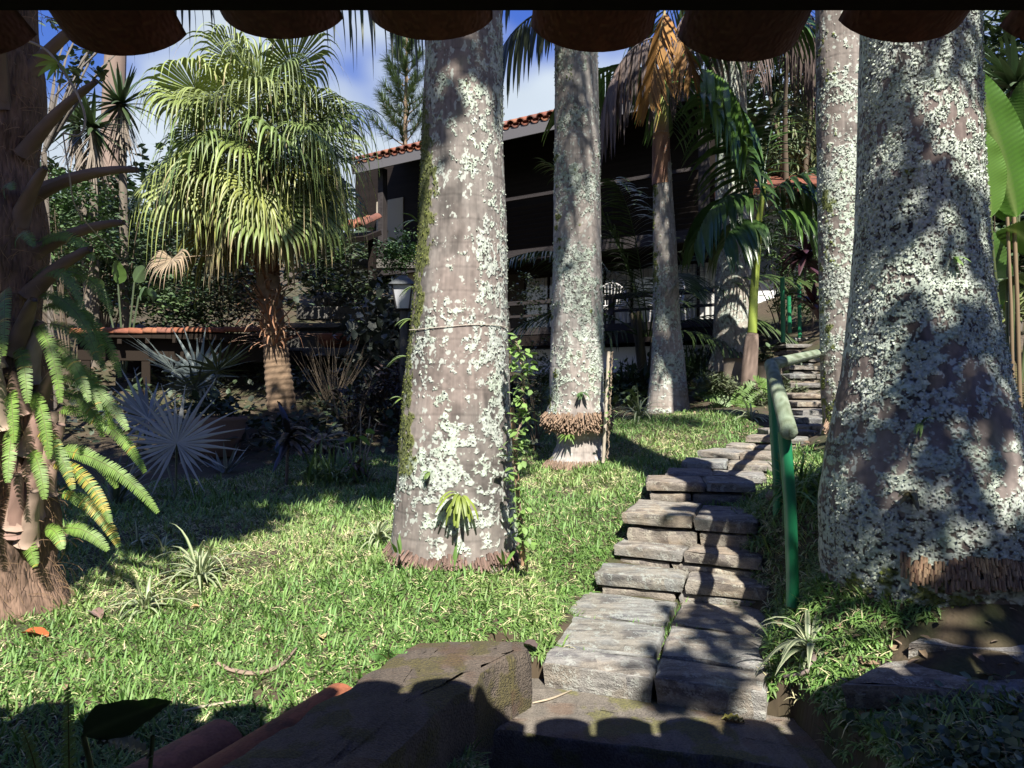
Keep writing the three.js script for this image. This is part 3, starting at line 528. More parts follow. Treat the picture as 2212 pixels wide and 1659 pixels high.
function fern(g, P, dir, L, o = {}) {                        // ladder fern frond
  const n = o.n || 26, pts = curve(P, dir, L, 12, o.grav ?? 1.6, 0), cv = new THREE.CatmullRomCurve3(pts), col = o.col || GR.lime, up = V(0, 1, 0), side = V(0, 0, 0);
  g.tube(pts, t => .0022 * (1 - .7 * t), 4, () => [.12, .10, .03], false);
  const face = o.face || up;
  for (let k = 0; k < n; k++) {
    const t = .06 + .93 * (k + .5) / n, p = cv.getPointAt(t), T = cv.getTangentAt(t); side.crossVectors(T, face); if (side.lengthSq() < .02) side.set(1, 0, 0); side.normalize();
    const l = (o.w || .045) * (t < .25 ? .6 + 1.6 * t : Math.sqrt(1 - Math.pow((t - .25) / .76, 2)) + .06), yel = o.yel && rnd() < o.yel;
    for (const s of [-1, 1]) { const d = side.clone().multiplyScalar(s).addScaledVector(T, .18).addScaledVector(up, rr(-.25, .1)).normalize(), c = yel ? jit([.36, .30, .03], .2) : jit(col, .2), hw = L / n * .42; g.ribbon([p, p.clone().addScaledVector(d, l * .5), p.clone().addScaledVector(d, l).add(V(0, -l * .12, 0))], u => hw * (u < .3 ? 1 : u < .8 ? .85 : .25), T, () => c); }
  }
}
function broad(g, P, dir, L, W, o = {}) {                    // one broad leaf with midrib, ribs and wavy edge
  const nl = o.nl || 18, nw = 4, pts = curve(P, dir, L, nl, o.grav ?? .8), col = o.col || [.12, .25, .035], rib = o.rib || mul3(col, 1.5), S0 = o.side || V(dir.z, 0, -dir.x).normalize(), T = V(0, 0, 0), S = V(0, 0, 0), N = V(0, 0, 0); let prev = null;
  const shape = o.shape || (t => Math.pow(Math.sin(Math.PI * Math.pow(clamp(t), .8)), .62));
  for (let k = 0; k <= nl; k++) {
    const t = k / nl; T.subVectors(pts[Math.min(k + 1, nl)], pts[Math.max(k - 1, 0)]).normalize(); S.copy(S0).addScaledVector(T, -S0.dot(T)).normalize(); N.crossVectors(S, T); if (N.y < 0 && !o.flip) N.negate();
    const w = Math.max(.002, W * shape(t)), row = [];
    for (let m = -nw; m <= nw; m++) { const s = m / nw, lift = (o.fold ?? .25) * Math.abs(s) * w + (o.wave ?? .03) * Math.sin(t * 21 + s * 3) * s * s * W + (k % 2 ? .006 : -.006) * (o.pleat ?? 1) * (o.pl ?? 1) * Math.min(1, Math.abs(s) * 3), b = -w * .25 * s * s * (o.cup ?? 0); const p = pts[k]; row.push(g.v(p.x + S.x * s * w + N.x * (lift + b) + T.x * Math.abs(s) * w * .25, p.y + S.y * s * w + N.y * (lift + b) + T.y * Math.abs(s) * w * .25, p.z + S.z * s * w + N.z * (lift + b) + T.z * Math.abs(s) * w * .25, m === 0 ? rib : k % 2 ? col : mul3(col, o.stripe ?? .9), s, t)); }
    if (prev) for (let m = 0; m + 1 < row.length; m++) g.q(prev[m], prev[m + 1], row[m + 1], row[m]); prev = row;
  }
}
const leafGeo = (() => { const g = new G(), W = [1, 1, 1]; [[0, 0, 0], [.3, .06, .35], [-.3, .06, .35], [0, 0, .45], [.22, .02, .75], [-.22, .02, .75], [0, -.08, 1]].forEach(p => g.v(...p, W)); g.i = [0, 3, 1, 1, 3, 4, 4, 3, 6, 0, 2, 3, 2, 5, 3, 5, 6, 3]; return g.geo(); })();
const bladeLeafGeo = (() => { const g = new G(), W = [1, 1, 1]; g.ribbon([V(0, 0, 0), V(0, .03, .35), V(0, 0, .7), V(0, -.12, 1)], t => .1 * (1 - Math.pow(Math.abs(t - .35) / .66, 2)) + .004, V(1, 0, 0), () => W, .3); return g.geo(); })();
// leaves gathered in clumps through blobs [centre, rx, ry, rz]; up to n leaves
function foliage(parent, blobs, n, size, cols, o = {}) {
  const list = [], cc = [], tot = blobs.reduce((s, b) => s + b[1] * b[2] + b[2] * b[3], 0), eu = new THREE.Euler(), q = new THREE.Quaternion();
  for (const [c, rx, ry, rz] of blobs) {
    const m = Math.round(n * (rx * ry + ry * rz) / tot), clumps = Math.max(5, Math.round(m / (o.per || 16)));
    for (let k = 0; k < clumps; k++) {
      const u = rr(-1, 1), a = rr(0, 6.283), rad = Math.pow(rnd(), .45) * rr(.8, 1.12), h = Math.sqrt(1 - u * u), cen = V(c.x + rx * rad * h * Math.cos(a), c.y + ry * rad * u, c.z + rz * rad * h * Math.sin(a)), cl = (o.clump || .16) * rr(.6, 1.3), tone = rr(.7, 1.25), base = cols[Math.floor(rnd() * cols.length)];
      for (let j = 0; j < m / clumps; j++) {
        const p = cen.clone().add(V(rr(-1, 1), rr(-.8, .8), rr(-1, 1)).multiplyScalar(cl)); eu.set(rr(-.9, .5) + (o.droop || 0), rr(0, 6.283), rr(-.7, .7), 'YXZ'); q.setFromEuler(eu);
        list.push(M4(p, q, V(rr(.8, 1.2), 1, 1).multiplyScalar(size * rr(.65, 1.25)))); cc.push(jit(mul3(base, tone), .18));
      }
    }
  }
  return instanced(o.name || 'foliage', o.geo || leafGeo, o.mat || LEAF, list, parent, cc);
}
function stems(g, P, n, H, spread, r, col) { for (let k = 0; k < n; k++) { const d = V(rr(-1, 1) * spread, 1, rr(-1, 1) * spread); g.tube(curve(P.clone().add(V(rr(-.06, .06), -.03, rr(-.06, .06))), d, H * rr(.7, 1), 7, rr(-.2, .3), .8), t => r * (1 - .7 * t), 5, () => jit(col, .2), false); } }
function shrub(name, label, base, blobs, n, size, cols, o = {}) {
  const t = thing(name, label, o.cat || 'shrub', base, o.group); const g = new G(); stems(g, base, o.stems || 6, o.H || .9, o.sp || .35, o.r || .012, [.10, .075, .05]); g.build('stems', WOOD, t);
  foliage(t, blobs, n, size, cols, o); return t;
}
// tall palm crown above the picture: its fronds throw the garden's shade
const crownFronds = (() => { seed(900); return [0, 1, 2].map(k => { const g = new G(); frond(g, V(0, 0, 0), V(1, .75 - .5 * k, 0), 3.1, { n: 30, leaf: .75, w: .024, grav: 1.5 + .25 * k, hang: 1.3, col: GR.royal, r: .03 }); return g.geo(); }); })();
function crown(info, y, n, o = {}) {
  const [cx] = evalP(info.P, y); seed(o.seed || 1);
  for (let k = 0; k < n; k++) { const m = mesh('frond', crownFronds[k % 3], LEAF, info.root); m.position.set(cx, y - .05, -info.d).sub(info.root.position); m.rotation.set(rr(-.1, .1), k / n * 6.283 + rr(-.25, .25) + (o.az || 0), 0, 'YXZ'); m.scale.setScalar((o.s || 1) * rr(.85, 1.1)); }
}
crown(palm1, CY + 9, 16, { seed: 901 }); crown(palm2, CY + 8.2, 12, { seed: 902, az: .2 }); crown(palm4, CY + 7.6, 12, { seed: 903 }); crown(palm6, CY + 7.4, 12, { seed: 904 });
crown(palm5, CY + 8.2, 12, { seed: 905 });
console.log('crowns');

// ---------------------------------------------------------------- the fan palm with hanging leaf tips
{
  seed(111); const B = hit(612, 884, 6), d = -B.z, W = (px, py, dd = d) => at(px, py, dd);
  const t = thing('fan_palm', 'big fan palm with a round head of drooping yellow-green leaves', 'palm tree', B);
  const g = new G(), ax = spline([B.clone().add(V(0, -.15, 0)), W(600, 800), W(590, 700), W(575, 560), W(568, 420), W(566, 330)], 40);
  g.tube(spline(ax, 150), q => (q < .4 ? .185 - .12 * q : .14) + .006 * Math.sin(q * 260 + 3 * fbm(q * 20, 1, 1, 2)), 36, (q, a) => { const n = fbm(a * 22, q * 130, 2, 4), m = noise(a * 7, q * 16, 5), r = .5 + .5 * Math.sin(q * 260 + 2.5 * m); return mul3(mix3([.12, .075, .045], [.27, .185, .115], n), .65 + .5 * r * m + .3 * noise(a * 60, q * 300, 3)); });
  const pos = g.p; for (let k = 0; k < pos.length; k += 3) { const n = .03 * (fbm(pos[k] * 12, pos[k + 1] * 26, pos[k + 2] * 12, 3) - .5); pos[k] += n; pos[k + 2] += n; }
  g.build('trunk', mat(.95), t);
  // boots and torn fibre along the upper trunk
  const bt = new G(); for (let k = 0; k < 420; k++) { const u = rr(.3, 1), p = ax[Math.min(40, Math.floor(u * 40))], az = rr(-1.9, 1.9), o = dirOf(az, rr(.3, 1.2)), q = p.clone().addScaledVector(dirOf(az, 0), .12); bt.ribbon(curve(q, o, rr(.12, .5), 4, rr(-.4, 2), 1), s => .02 * (1 - .75 * s), V(o.z, 0, -o.x), () => jit(mix3([.22, .09, .04], [.36, .25, .15], rnd() * rnd()), .3), .3); }
  bt.build('leaf_bases', DRY, t).userData.kind = 'stuff';
  const C = W(566, 330), FAN = mat(.5, .12); let k = 0;
  const leaf = (az, el, pl, R, o) => {
    const D = dirOf(az, el), h = new G(), pts = curve(C.clone().add(V(0, rr(-.25, .15), 0)), D, pl, 8, o.pg ?? .5); h.tube(pts, s => .016 - .007 * s, 5, () => jit([.16, .17, .05], .1), false);
    const T = pts[8].clone().sub(pts[7]).normalize(); T.y -= .25; fanLeaf(h, pts[8], T, R, o); h.build('leaf', o.mat || FAN, t);
  };
  for (let ring = 0; ring < 7; ring++) {
    const el = [1.35, 1.0, .72, .42, .12, -.2, -.5][ring], m = [5, 8, 11, 13, 14, 13, 11][ring];
    for (let j = 0; j < m; j++) { const low = ring > 4, az = j / m * 6.283 + ring * .37 + rr(-.2, .2); leaf(az, el + rr(-.24, .24), rr(.7, 1.12) * (ring > 4 ? .95 : 1), rr(.6, .84), { n: 40, col: jit(mix3([.12, .18, .045], low ? [.30, .28, .07] : [.21, .25, .06], rnd()), .2), dry: low ? .4 : .1, tail: low ? 1.1 : 1.25, roll: rr(-.9, .9), stiff: rr(.36, .68), slim: rr(.5, .8), pg: rr(.3, .6), seg: 6, grav: 3.8, cup: rr(-.3, .1) }); k++; }
  }
  for (let j = 0; j < 12; j++) leaf(rr(-2.2, 2.2), -.85 + rr(-.2, .1), rr(.7, 1), rr(.55, .7), { n: 24, col: jit([.30, .27, .10], .2), dry: .75, tail: 1.2, mat: DRY, roll: rr(-.5, .5) });
  // one dead fan hanging low at the left
  const h = new G(), P = at(372, 560, d - .9), pt = bez(ax[24], at(470, 545, d - .5), P, 10); h.tube(pt, () => .009, 5, () => [.2, .14, .08], false); fanLeaf(h, P, V(-.2, -.9, .5), .42, { n: 26, col: [.27, .2, .125], span: 4.2, stiff: .5, slim: .75, tail: 1, grav: 2.6, cup: .3 }); h.build('dead_leaf', DRY, t);
}
console.log('fan palm');
// ---------------------------------------------------------------- the shaggy palm at the left edge, with its ladder ferns
const shag = (() => {
  seed(121); const B = hit(58, 1305, 2.4), d = -B.z, W = (px, py, dd = d) => at(px, py, dd);
  const t = thing('shaggy_palm', 'shaggy palm trunk with split leaf bases and fibre at the left edge', 'palm tree', B);
  const axis = spline([B.clone().add(V(0, -.15, 0)), W(40, 1200), W(22, 1000), W(10, 700), W(5, 400), W(0, 100), W(0, -300), W(0, -1000)], 70), TX = texPair(512, 512, (u, v, o) => { const f = fbm(u * 30, v * 13, 3, 5), n = fbm(u * 8, v * 8, 9, 4), q = noise(u * 200, v * 60, 5), k = .5 + .9 * (f - .35) + .4 * (q - .5); o[0] = lerp(.19, .26, n) * k; o[1] = lerp(.115, .17, n) * k; o[2] = lerp(.075, .12, n) * k; o[3] = f * .7 + q * .3; });
  TX.map.repeat.set(1, .6); TX.bumpMap.repeat.set(1, .6);
  const g = new G(); g.tube(axis, q => q < .08 ? .25 - .9 * q : .175 + .02 * Math.sin(q * 40), 40, () => [1, 1, 1]);
  for (let k = 0; k < g.p.length; k += 3) { const n = .06 * (fbm(g.p[k] * 7, g.p[k + 1] * 7, g.p[k + 2] * 7, 3) - .5); g.p[k] += n; g.p[k + 2] += n; }
  g.build('trunk', new THREE.MeshStandardMaterial({ ...TX, bumpScale: .03, roughness: 1 }), t);
  const barkm = new THREE.MeshStandardMaterial({ vertexColors: true, roughness: .8 });
  const boot = (px, py, az, el, L, w, c, gv = -.5) => { const y = CY - (py - 830) / F * d, k = axis.reduce((b, p, i) => Math.abs(p.y - y) < Math.abs(axis[b].y - y) ? i : b, 0), p = axis[k].clone().addScaledVector(dirOf(az, 0), .165), h = new G(), pts = curve(p, dirOf(az, el), L, 8, gv); h.tube(pts, q => w * (1.25 - .8 * Math.pow(q, .6)) * (q > .97 ? .75 : 1), 11, (q, a) => jit(mix3(c, mul3(c, .55), sst(.35, .75, fbm(a * 7, q * 3, py * .01, 3) * .7 + .5 * sst(.8, 1, q))), .2)); for (let i = 0; i < h.p.length; i += 3) { const n = .022 * (fbm(h.p[i] * 22, h.p[i + 1] * 14, h.p[i + 2] * 22, 3) - .5); h.p[i] += n; h.p[i + 1] += n; h.p[i + 2] += n * .5; } h.build('leaf_base', barkm, t); return pts; };
  // long cut stalks above, broad boots below
  [[60, 330, 1.2, .75, .55, .035], [40, 420, 1.35, .42, .62, .036], [60, 480, 1.0, .9, .35, .04], [30, 640, 1.3, .75, .42, .042], [20, 560, 1.45, .55, .50, .034], [70, 760, .9, 1.0, .32, .05], [10, 250, .6, 1.1, .5, .04], [30, 170, 1.4, .8, .6, .032], [110, 900, 1.2, 1.15, .3, .045]].forEach(([x, y, a, e, L, w]) => boot(x, y, a, e, L, w, [.15, .10, .065], .5));
  for (let k = 0; k < 26; k++) { const py = 760 + k * 17 + rr(-10, 10); if (py > 1180) break; boot(40, py, rr(-.6, 1.6), rr(1.05, 1.3), rr(.2, .32), rr(.045, .065), jit(mix3([.27, .165, .13], [.34, .26, .19], rnd()), .1), rr(-.2, .3)); }
  const f = new G(); for (let k = 0; k < 1100; k++) { const u = rr(.04, .98), p = axis[Math.floor(u * 60)], az = rr(-1.7, 2), q = p.clone().addScaledVector(dirOf(az, 0), .17 + rr(0, .04)); f.ribbon(curve(q, dirOf(az + rr(-1.2, 1.2), rr(-1.2, .9)), rr(.04, .16), 4, rr(0, 3), 2), () => .0013, V(.3, 1, .2), () => jit([.24, .15, .085], .4)); }
  f.build('fibre', WOOD, t).userData.kind = 'stuff';
  // its own head of leaves, above the picture
  const top = W(0, -160); for (let k = 0; k < 17; k++) { const m = mesh('frond', crownFronds[k % 3], LEAF, t); m.position.copy(top).add(V(0, 1.75, 0)).sub(B); m.rotation.set(0, k / 17 * 6.283 + rr(-.2, .2), .25); m.scale.setScalar(rr(.6, .75)); }
  return { t, B, d, axis, W };
})();
{
  seed(131); const { d, W } = shag;
  const t = thing('ladder_fern', 'bright ladder ferns sprouting from the shaggy palm trunk', 'fern', W(70, 900, d - .16));
  // each frond: root pixel, direction (az, el), length, sag
  const L = [[30, 560, .9, .9, .30, 2], [20, 600, .5, 1.2, .34, 2.2], [60, 620, 1.2, .75, .42, 2.4], [60, 640, 1.3, .3, .5, 2.2], [60, 660, 1.5, .5, .55, 2.6], [50, 650, .6, .5, .42, 3.4], [70, 690, 1.0, .2, .5, 2.6], [40, 720, .5, .2, .42, 2.2], [80, 740, 1.2, .1, .46, 1.8], [70, 720, .2, .4, .4, 3.2], [30, 840, .7, .6, .36, 2.8], [90, 820, 1.4, .35, .5, 1.7], [100, 880, 1.5, .2, .55, 1.6], [110, 960, 1.45, .05, .58, 1.1], [80, 860, .9, .3, .4, 2.6], [90, 900, .5, .1, .34, 2], [110, 980, 1.5, .35, .36, 1.8], [120, 1000, 1.2, .2, .46, 1.6], [60, 1030, .1, .2, .34, 1.6], [20, 1060, .2, .3, .3, 2], [15, 1000, .4, .6, .26, 2.6], [110, 1140, 1.45, .35, .26, 1.4], [95, 1150, 1.0, .75, .2, 2.2], [20, 1170, .9, .25, .18, 1.6], [40, 500, .3, 1.3, .3, 1.8], [70, 780, 1.5, .6, .5, 3], [100, 760, 1.35, -.1, .4, 1.4], [40, 960, .3, .1, .36, 1.8], [120, 1060, 1.4, .1, .4, 1.6], [5, 450, .8, 1.1, .26, 2.2], [60, 900, 1.1, -.1, .42, 1.4], [10, 580, .2, .9, .3, 2.6], [70, 600, 1.5, .8, .44, 2.6], [90, 680, 1.45, .7, .42, 3], [30, 680, .2, .6, .34, 3], [50, 760, .8, .5, .36, 3], [90, 700, 1.5, .1, .36, 1.6], [20, 780, .1, .3, .3, 2.4], [110, 850, 1.5, .5, .34, 2.6], [70, 960, .9, .3, .3, 2.4], [60, 560, 1.3, .9, .4, 2.2], [100, 640, 1.4, -.1, .4, 1.4], [30, 900, .4, .5, .28, 2.6]];
  L.forEach(([px, py, az, el, len, gr], k) => { const g = new G(), y = CY - (py - 830) / F * d, j = shag.axis.reduce((b, p, i) => Math.abs(p.y - y) < Math.abs(shag.axis[b].y - y) ? i : b, 0), P = shag.axis[j].clone().addScaledVector(dirOf(az, 0), .15); P.x += (px - 40) / F * d * .5; fern(g, P, dirOf(az, el), len * 1.12, { grav: gr, n: Math.round(26 + len * 62), w: .034, col: jit([.15, .26, .035], .22), yel: [17, 28, 30].includes(k) ? .45 : .02, face: V(rr(-.2, .3), .55, 1) }); g.build('frond', LEAF, t); });
}

// ---------------------------------------------------------------- the timber house on the slope
const plain = (r, g, b, rough = .85, o = {}) => new THREE.MeshStandardMaterial({ color: new THREE.Color().setRGB(r, g, b), roughness: rough, ...o });
const timberTex = texPair(512, 512, (u, v, o) => { const g = fbm(u * 4, v * 70, 3, 4), n = fbm(u * 3, v * 4, 8, 3), k = .65 + .6 * (g - .4) + .4 * (n - .5); o[0] = o[1] = o[2] = k; o[3] = g; });
const timber = new THREE.MeshPhysicalMaterial({ specularIntensity: .3, color: new THREE.Color().setRGB(.02, .0145, .012), roughness: .75, ...timberTex, bumpScale: .003 }), timberGrey = new THREE.MeshPhysicalMaterial({ specularIntensity: .3, color: new THREE.Color().setRGB(.05, .043, .042), roughness: .8, ...timberTex, bumpScale: .003 });
const plaster = new THREE.MeshStandardMaterial({ color: new THREE.Color().setRGB(.55, .55, .56), roughness: .9, map: clayTex.bumpMap, bumpMap: clayTex.bumpMap, bumpScale: .002 }), cream = plain(.34, .29, .22), white = plain(.74, .74, .75, .9);
const glass = new THREE.MeshPhysicalMaterial({ color: 0xffffff, roughness: .03, transmission: 1, thickness: 0, ior: 1.45 });
{
  const H = thing('timber_house', 'dark timber two-storey house with clay tile roof behind the palms', 'house', V(.8, CY, -14.5)); H.rotation.y = -.569;
  const b = (name, sx, sy, sz, x, y, z, m = timber, parent = H, bev = 0) => { const o = mesh(name, boxGeo(sx, sy, sz, bev), m, parent); o.position.set(x, y, z); return o; };
  const EY = 5.43, x0 = -5.6, x1 = 3.2, fl = 2.75, dk = 1.12;
  // roof: fascia, soffit, tile courses down to the eave
  b('fascia_board', x1 - x0, .24, .04, (x0 + x1) / 2, EY - .14, .02, plain(.10, .095, .10, .8));
  const sl = .42, slope = Math.atan(sl); const sf = b('soffit', x1 - x0, .04, 3.4, (x0 + x1) / 2, EY - .06 + 1.65 * sl, -1.68); sf.rotation.x = slope;
  const rt = tileGeo(3.5, .095, .105, 2.9, .016, 1), pt = tileGeo(3.5, .10, .10, 2.6, .016, -1);
  for (let k = 0; k * .24 + x0 < x1; k++) { const x = x0 + .1 + k * .24; for (const [g, dx, dy] of [[rt, 0, .06], [pt, .12, .02]]) { const o = mesh('tile', g, clayMats[(k * 3 + (dx ? 1 : 0)) % 5], H); o.position.set(x + dx, EY + dy, .08); o.rotation.set(-slope, Math.PI, 0, 'YXZ'); } }
  // upper storey
  b('upper_wall', x1 - x0 + 1.6, EY - fl + .6, .16, (x0 + x1) / 2 - .8, (EY + fl) / 2 + .2, -1.75);
  b('cream_panel', .95, 1.9, .03, -5.9, fl + 1.25, -1.65, cream); b('cream_panel', 1.1, .75, .03, -4.0, fl + .05, -.52, cream);
  for (const x of [-4.95, -2.62, .45, 3.05]) b('post', .17, EY - fl - .1, .17, x, (EY + fl) / 2 - .1, -.35, timberGrey, H, .008);
  b('floor_beam', x1 - x0, .22, .16, (x0 + x1) / 2, fl, -.28, timberGrey); b('upper_floor', x1 - x0, .1, 1.6, (x0 + x1) / 2, fl + .08, -1.05);
  for (const [a, c] of [[-2.4, -.1], [.6, 1.6], [1.65, 2.9]]) { const s = b('shutter', c - a, 1.05, .03, (a + c) / 2, fl + .95, -1.62); for (let k = 0; k < 9; k++) { const o = b('slat', c - a - .08, .085, .018, 0, -.45 + k * .112, .03, darkWood, s); o.rotation.x = .5; } }
  b('rail', x1 - x0 - 3, .07, .09, (x0 + x1) / 2 + 1.2, fl + 1.32, -.55, timberGrey);
  // ground storey behind the deck: sliding doors with curtains
  b('ground_wall', x1 - x0 - .3, fl - dk + 1.2, .14, (x0 + x1) / 2, (fl + dk) / 2 - .6, -2.3, plain(.05, .042, .036));
  for (const [a, c, op] of [[-1.9, -.6, 0], [.2, 1.55, 0], [1.75, 3, 1]]) {
    const w = b('sliding_door', c - a, fl - dk - .28, .04, (a + c) / 2, (fl + dk) / 2 - .05, -2.2, plain(.30, .30, .32));
    for (const [dx, sx, dy, sy] of [[-(c - a) / 2, .06, 0, fl - dk - .2], [(c - a) / 2, .06, 0, fl - dk - .2], [0, .05, 0, fl - dk - .2], [0, c - a, (fl - dk - .24) / 2, .06]]) b('frame', sx, sy, .07, dx, dy, .09, timber, w);
    // pleated curtain
    const g = new G(), n = 54, ww = (c - a) * .96, hh = fl - dk - .3; for (let i = 0; i <= n; i++) { const z = .035 * Math.sin(i * 1.15) + .012 * Math.sin(i * 2.7) + .05, cc = [.62, .61, .58]; g.v(-ww / 2 + ww * i / n, hh / 2, z, cc); g.v(-ww / 2 + ww * i / n, -hh / 2, z * 1.2, cc); if (i) g.q(i * 2 - 2, i * 2 - 1, i * 2 + 1, i * 2); }
    mesh('curtain', g.geo(), mat(.9, .2), w);
    const p = b('pane', (c - a) * .97, fl - dk - .3, .008, 0, 0, .115, glass, w); p.position.z = .115;
  }
  // deck, rail, white plinth
  b('deck', 5, .14, 2.9, 1.6, dk - .07, -.9, timberGrey); b('deck_beam', 5.1, .2, .14, 1.6, dk - .26, .48); b('deck_beam', 5.1, .16, .14, 1.6, dk - .25, -.9);
  b('top_rail', 5, .09, .12, 1.6, dk + .5, .5, timberGrey, H, .008); b('mid_rail', 5, .05, .06, 1.6, dk + .24, .5, timberGrey);
  for (let k = 0; k < 5; k++) b('rail_post', .1, .5, .1, -.75 + k * 1.16, dk + .25, .5, timberGrey, H, .006);
  b('plinth', 4.9, 1.3, .16, 1.6, .05, .1, white);
  // gable end further right
  const chairPos = [[1.15, -.35], [2.35, -.45]];
  H.updateMatrixWorld(true);
  chairPos.forEach(([x, z], k) => {
    const P = V(x, dk, z).applyMatrix4(H.matrixWorld), t = thing('wicker_chair', k ? 'right-hand white wicker armchair behind the deck rail' : 'left-hand white wicker armchair behind the deck rail', 'chair', P, 'wicker armchairs on the deck'); t.rotation.y = -.57 + (k ? -.3 : .25);
    const c = [.55, .53, .5], s = new G(), back = new G(), legs = new G(), arc = []; for (let i = 0; i <= 16; i++) { const a = Math.PI * (i / 16); arc.push(V(Math.cos(a) * .36, .42 + .5 * Math.sin(a), -.28 * Math.sin(a) + .1)); }
    back.tube(arc, () => .016, 6, () => c); for (let i = 1; i < 16; i++) back.tube([arc[i], V(arc[i].x * .8, .40, -.12 * Math.sin(Math.PI * i / 16) + .02)], () => .009, 5, () => c); back.build('backrest', WOOD, t, true);
    s.tube(Array.from({ length: 17 }, (_, i) => V(Math.cos(i / 8 * Math.PI) * .3, .4, Math.sin(i / 8 * Math.PI) * .28 + .05)), () => .02, 6, () => c); for (let i = -5; i <= 5; i++) s.tube([V(i * .05, .4, -.2), V(i * .05, .4, .3)], () => .012, 5, () => c); s.build('seat', WOOD, t, true);
    for (const [lx, lz] of [[-.24, -.14], [.24, -.14], [-.24, .26], [.24, .26]]) { const l = new G(); l.tube([V(lx, .4, lz), V(lx * 1.12, 0, lz * 1.1)], () => .016, 6, () => c); l.build('leg', WOOD, t, true); }
  });
}
{ // far white cottage at the head of the stairs
  const t = thing('white_cottage', 'small white cottage at the top of the stone stairs', 'house', at(1735, 700, 15)); t.rotation.y = -.35;
  const b = (n, sx, sy, sz, x, y, z, m) => { const o = mesh(n, boxGeo(sx, sy, sz), m, t); o.position.set(x, y, z); return o; };
  b('wall', 4.2, 3.2, .2, .8, 1.2, 0, white); b('door', .75, 1.9, .06, .35, .75, .13, plain(.13, .075, .045)); b('window', .6, .7, .06, -.6, 1.3, .13, plain(.15, .17, .19, .2)); b('window_frame', .7, .08, .08, -.6, 1.68, .14, white); b('roof', 5, .12, 2, .8, 2.9, .5, clayMats[1]).rotation.x = .4;
  const br = t.children[1]; for (let k = 0; k < 5; k++) { const o = mesh('plank', boxGeo(.13, 1.86, .02, .004), plain(.12, .07, .04), br); o.position.set(-.3 + k * .15, 0, .04); }
}
{ // concrete terrace below the house, left of the first palm
  const t = thing('garden_terrace', 'grey concrete terrace walls in the shade below the house', 'terrace', at(740, 800, 11.2));
  const box = (n, l, r, y0, y1, d, dep, m) => { const a = at(l, y1, d), c = at(r, y0, d), o = mesh(n, boxGeo(c.x - a.x, c.y - a.y, dep, .008), m, t); o.position.set((a.x + c.x) / 2, (a.y + c.y) / 2, -d - dep / 2).sub(t.position); return o; };
  const gr = plain(.20, .185, .165, .95, { map: clayTex.bumpMap, bumpMap: clayTex.bumpMap, bumpScale: .004 });
  box('slab', 600, 800, 752, 770, 10.9, 1.2, gr); box('slab', 600, 795, 698, 708, 11.4, .8, gr); box('back_wall', 560, 880, 772, 800, 11.8, .2, gr); box('parapet', 640, 880, 662, 690, 12.2, .3, gr); box('retaining_wall', 540, 900, 705, 880, 12.6, .3, gr);
  box('white_wall', 610, 770, 778, 860, 11.9, .08, white); box('pillar', 585, 615, 765, 880, 11.0, .3, gr); box('pillar', 788, 806, 690, 880, 10.95, .25, gr);
  box('beam', 720, 905, 560, 580, 12.4, .25, gr);
  seed(141);
  const jar = (name, label, cat, P, prof, m, group) => { const o = thing(name, label, cat, P, group); mesh('body', new THREE.LatheGeometry(prof.map(p => new THREE.Vector2(...p)), 20), m, o); return o; };
  jar('plant_bowl', 'round terracotta bowl on the grey terrace slab', 'pot', at(722, 752, 11.4), [[.001, 0], [.14, 0], [.26, .1], [.28, .2], [.25, .22], [.22, .2], [.2, .08], [.001, .04]], clayMats[0]);
  for (let k = 0; k < 5; k++) jar('stone_ball', ['leftmost', 'second', 'middle', 'fourth', 'rightmost'][k] + ' of the five pale stone balls on the terrace parapet', 'stone ball', at([690, 702, 716, 730, 752][k], 662, 12.3), [[.001, 0], [.05, .01], [.1, .07], [.11, .13], [.09, .2], [.05, .235], [.001, .24]], gr, 'stone balls along the terrace parapet');
  const ro = thing('porch_canopy', 'small terracotta tile canopy jutting out left of the house', 'canopy', at(765, 505, 12.2)); ro.rotation.y = -.4; const tg = tileGeo(.6, .085, .095, 2.9, .015, 1);
  for (let k = 0; k < 4; k++) { const o = mesh('tile', tg, clayMats[k], ro); o.position.set(-.26 + k * .18, .02 * k, .25); o.rotation.set(-.45, Math.PI, 0, 'YXZ'); } const cb = mesh('beam', boxGeo(.8, .08, .5), timber, ro); cb.position.set(0, -.07, 0); cb.rotation.x = .4; const cp = mesh('post', boxGeo(.1, .7, .1), timber, ro); cp.position.set(.3, -.45, -.1);
}
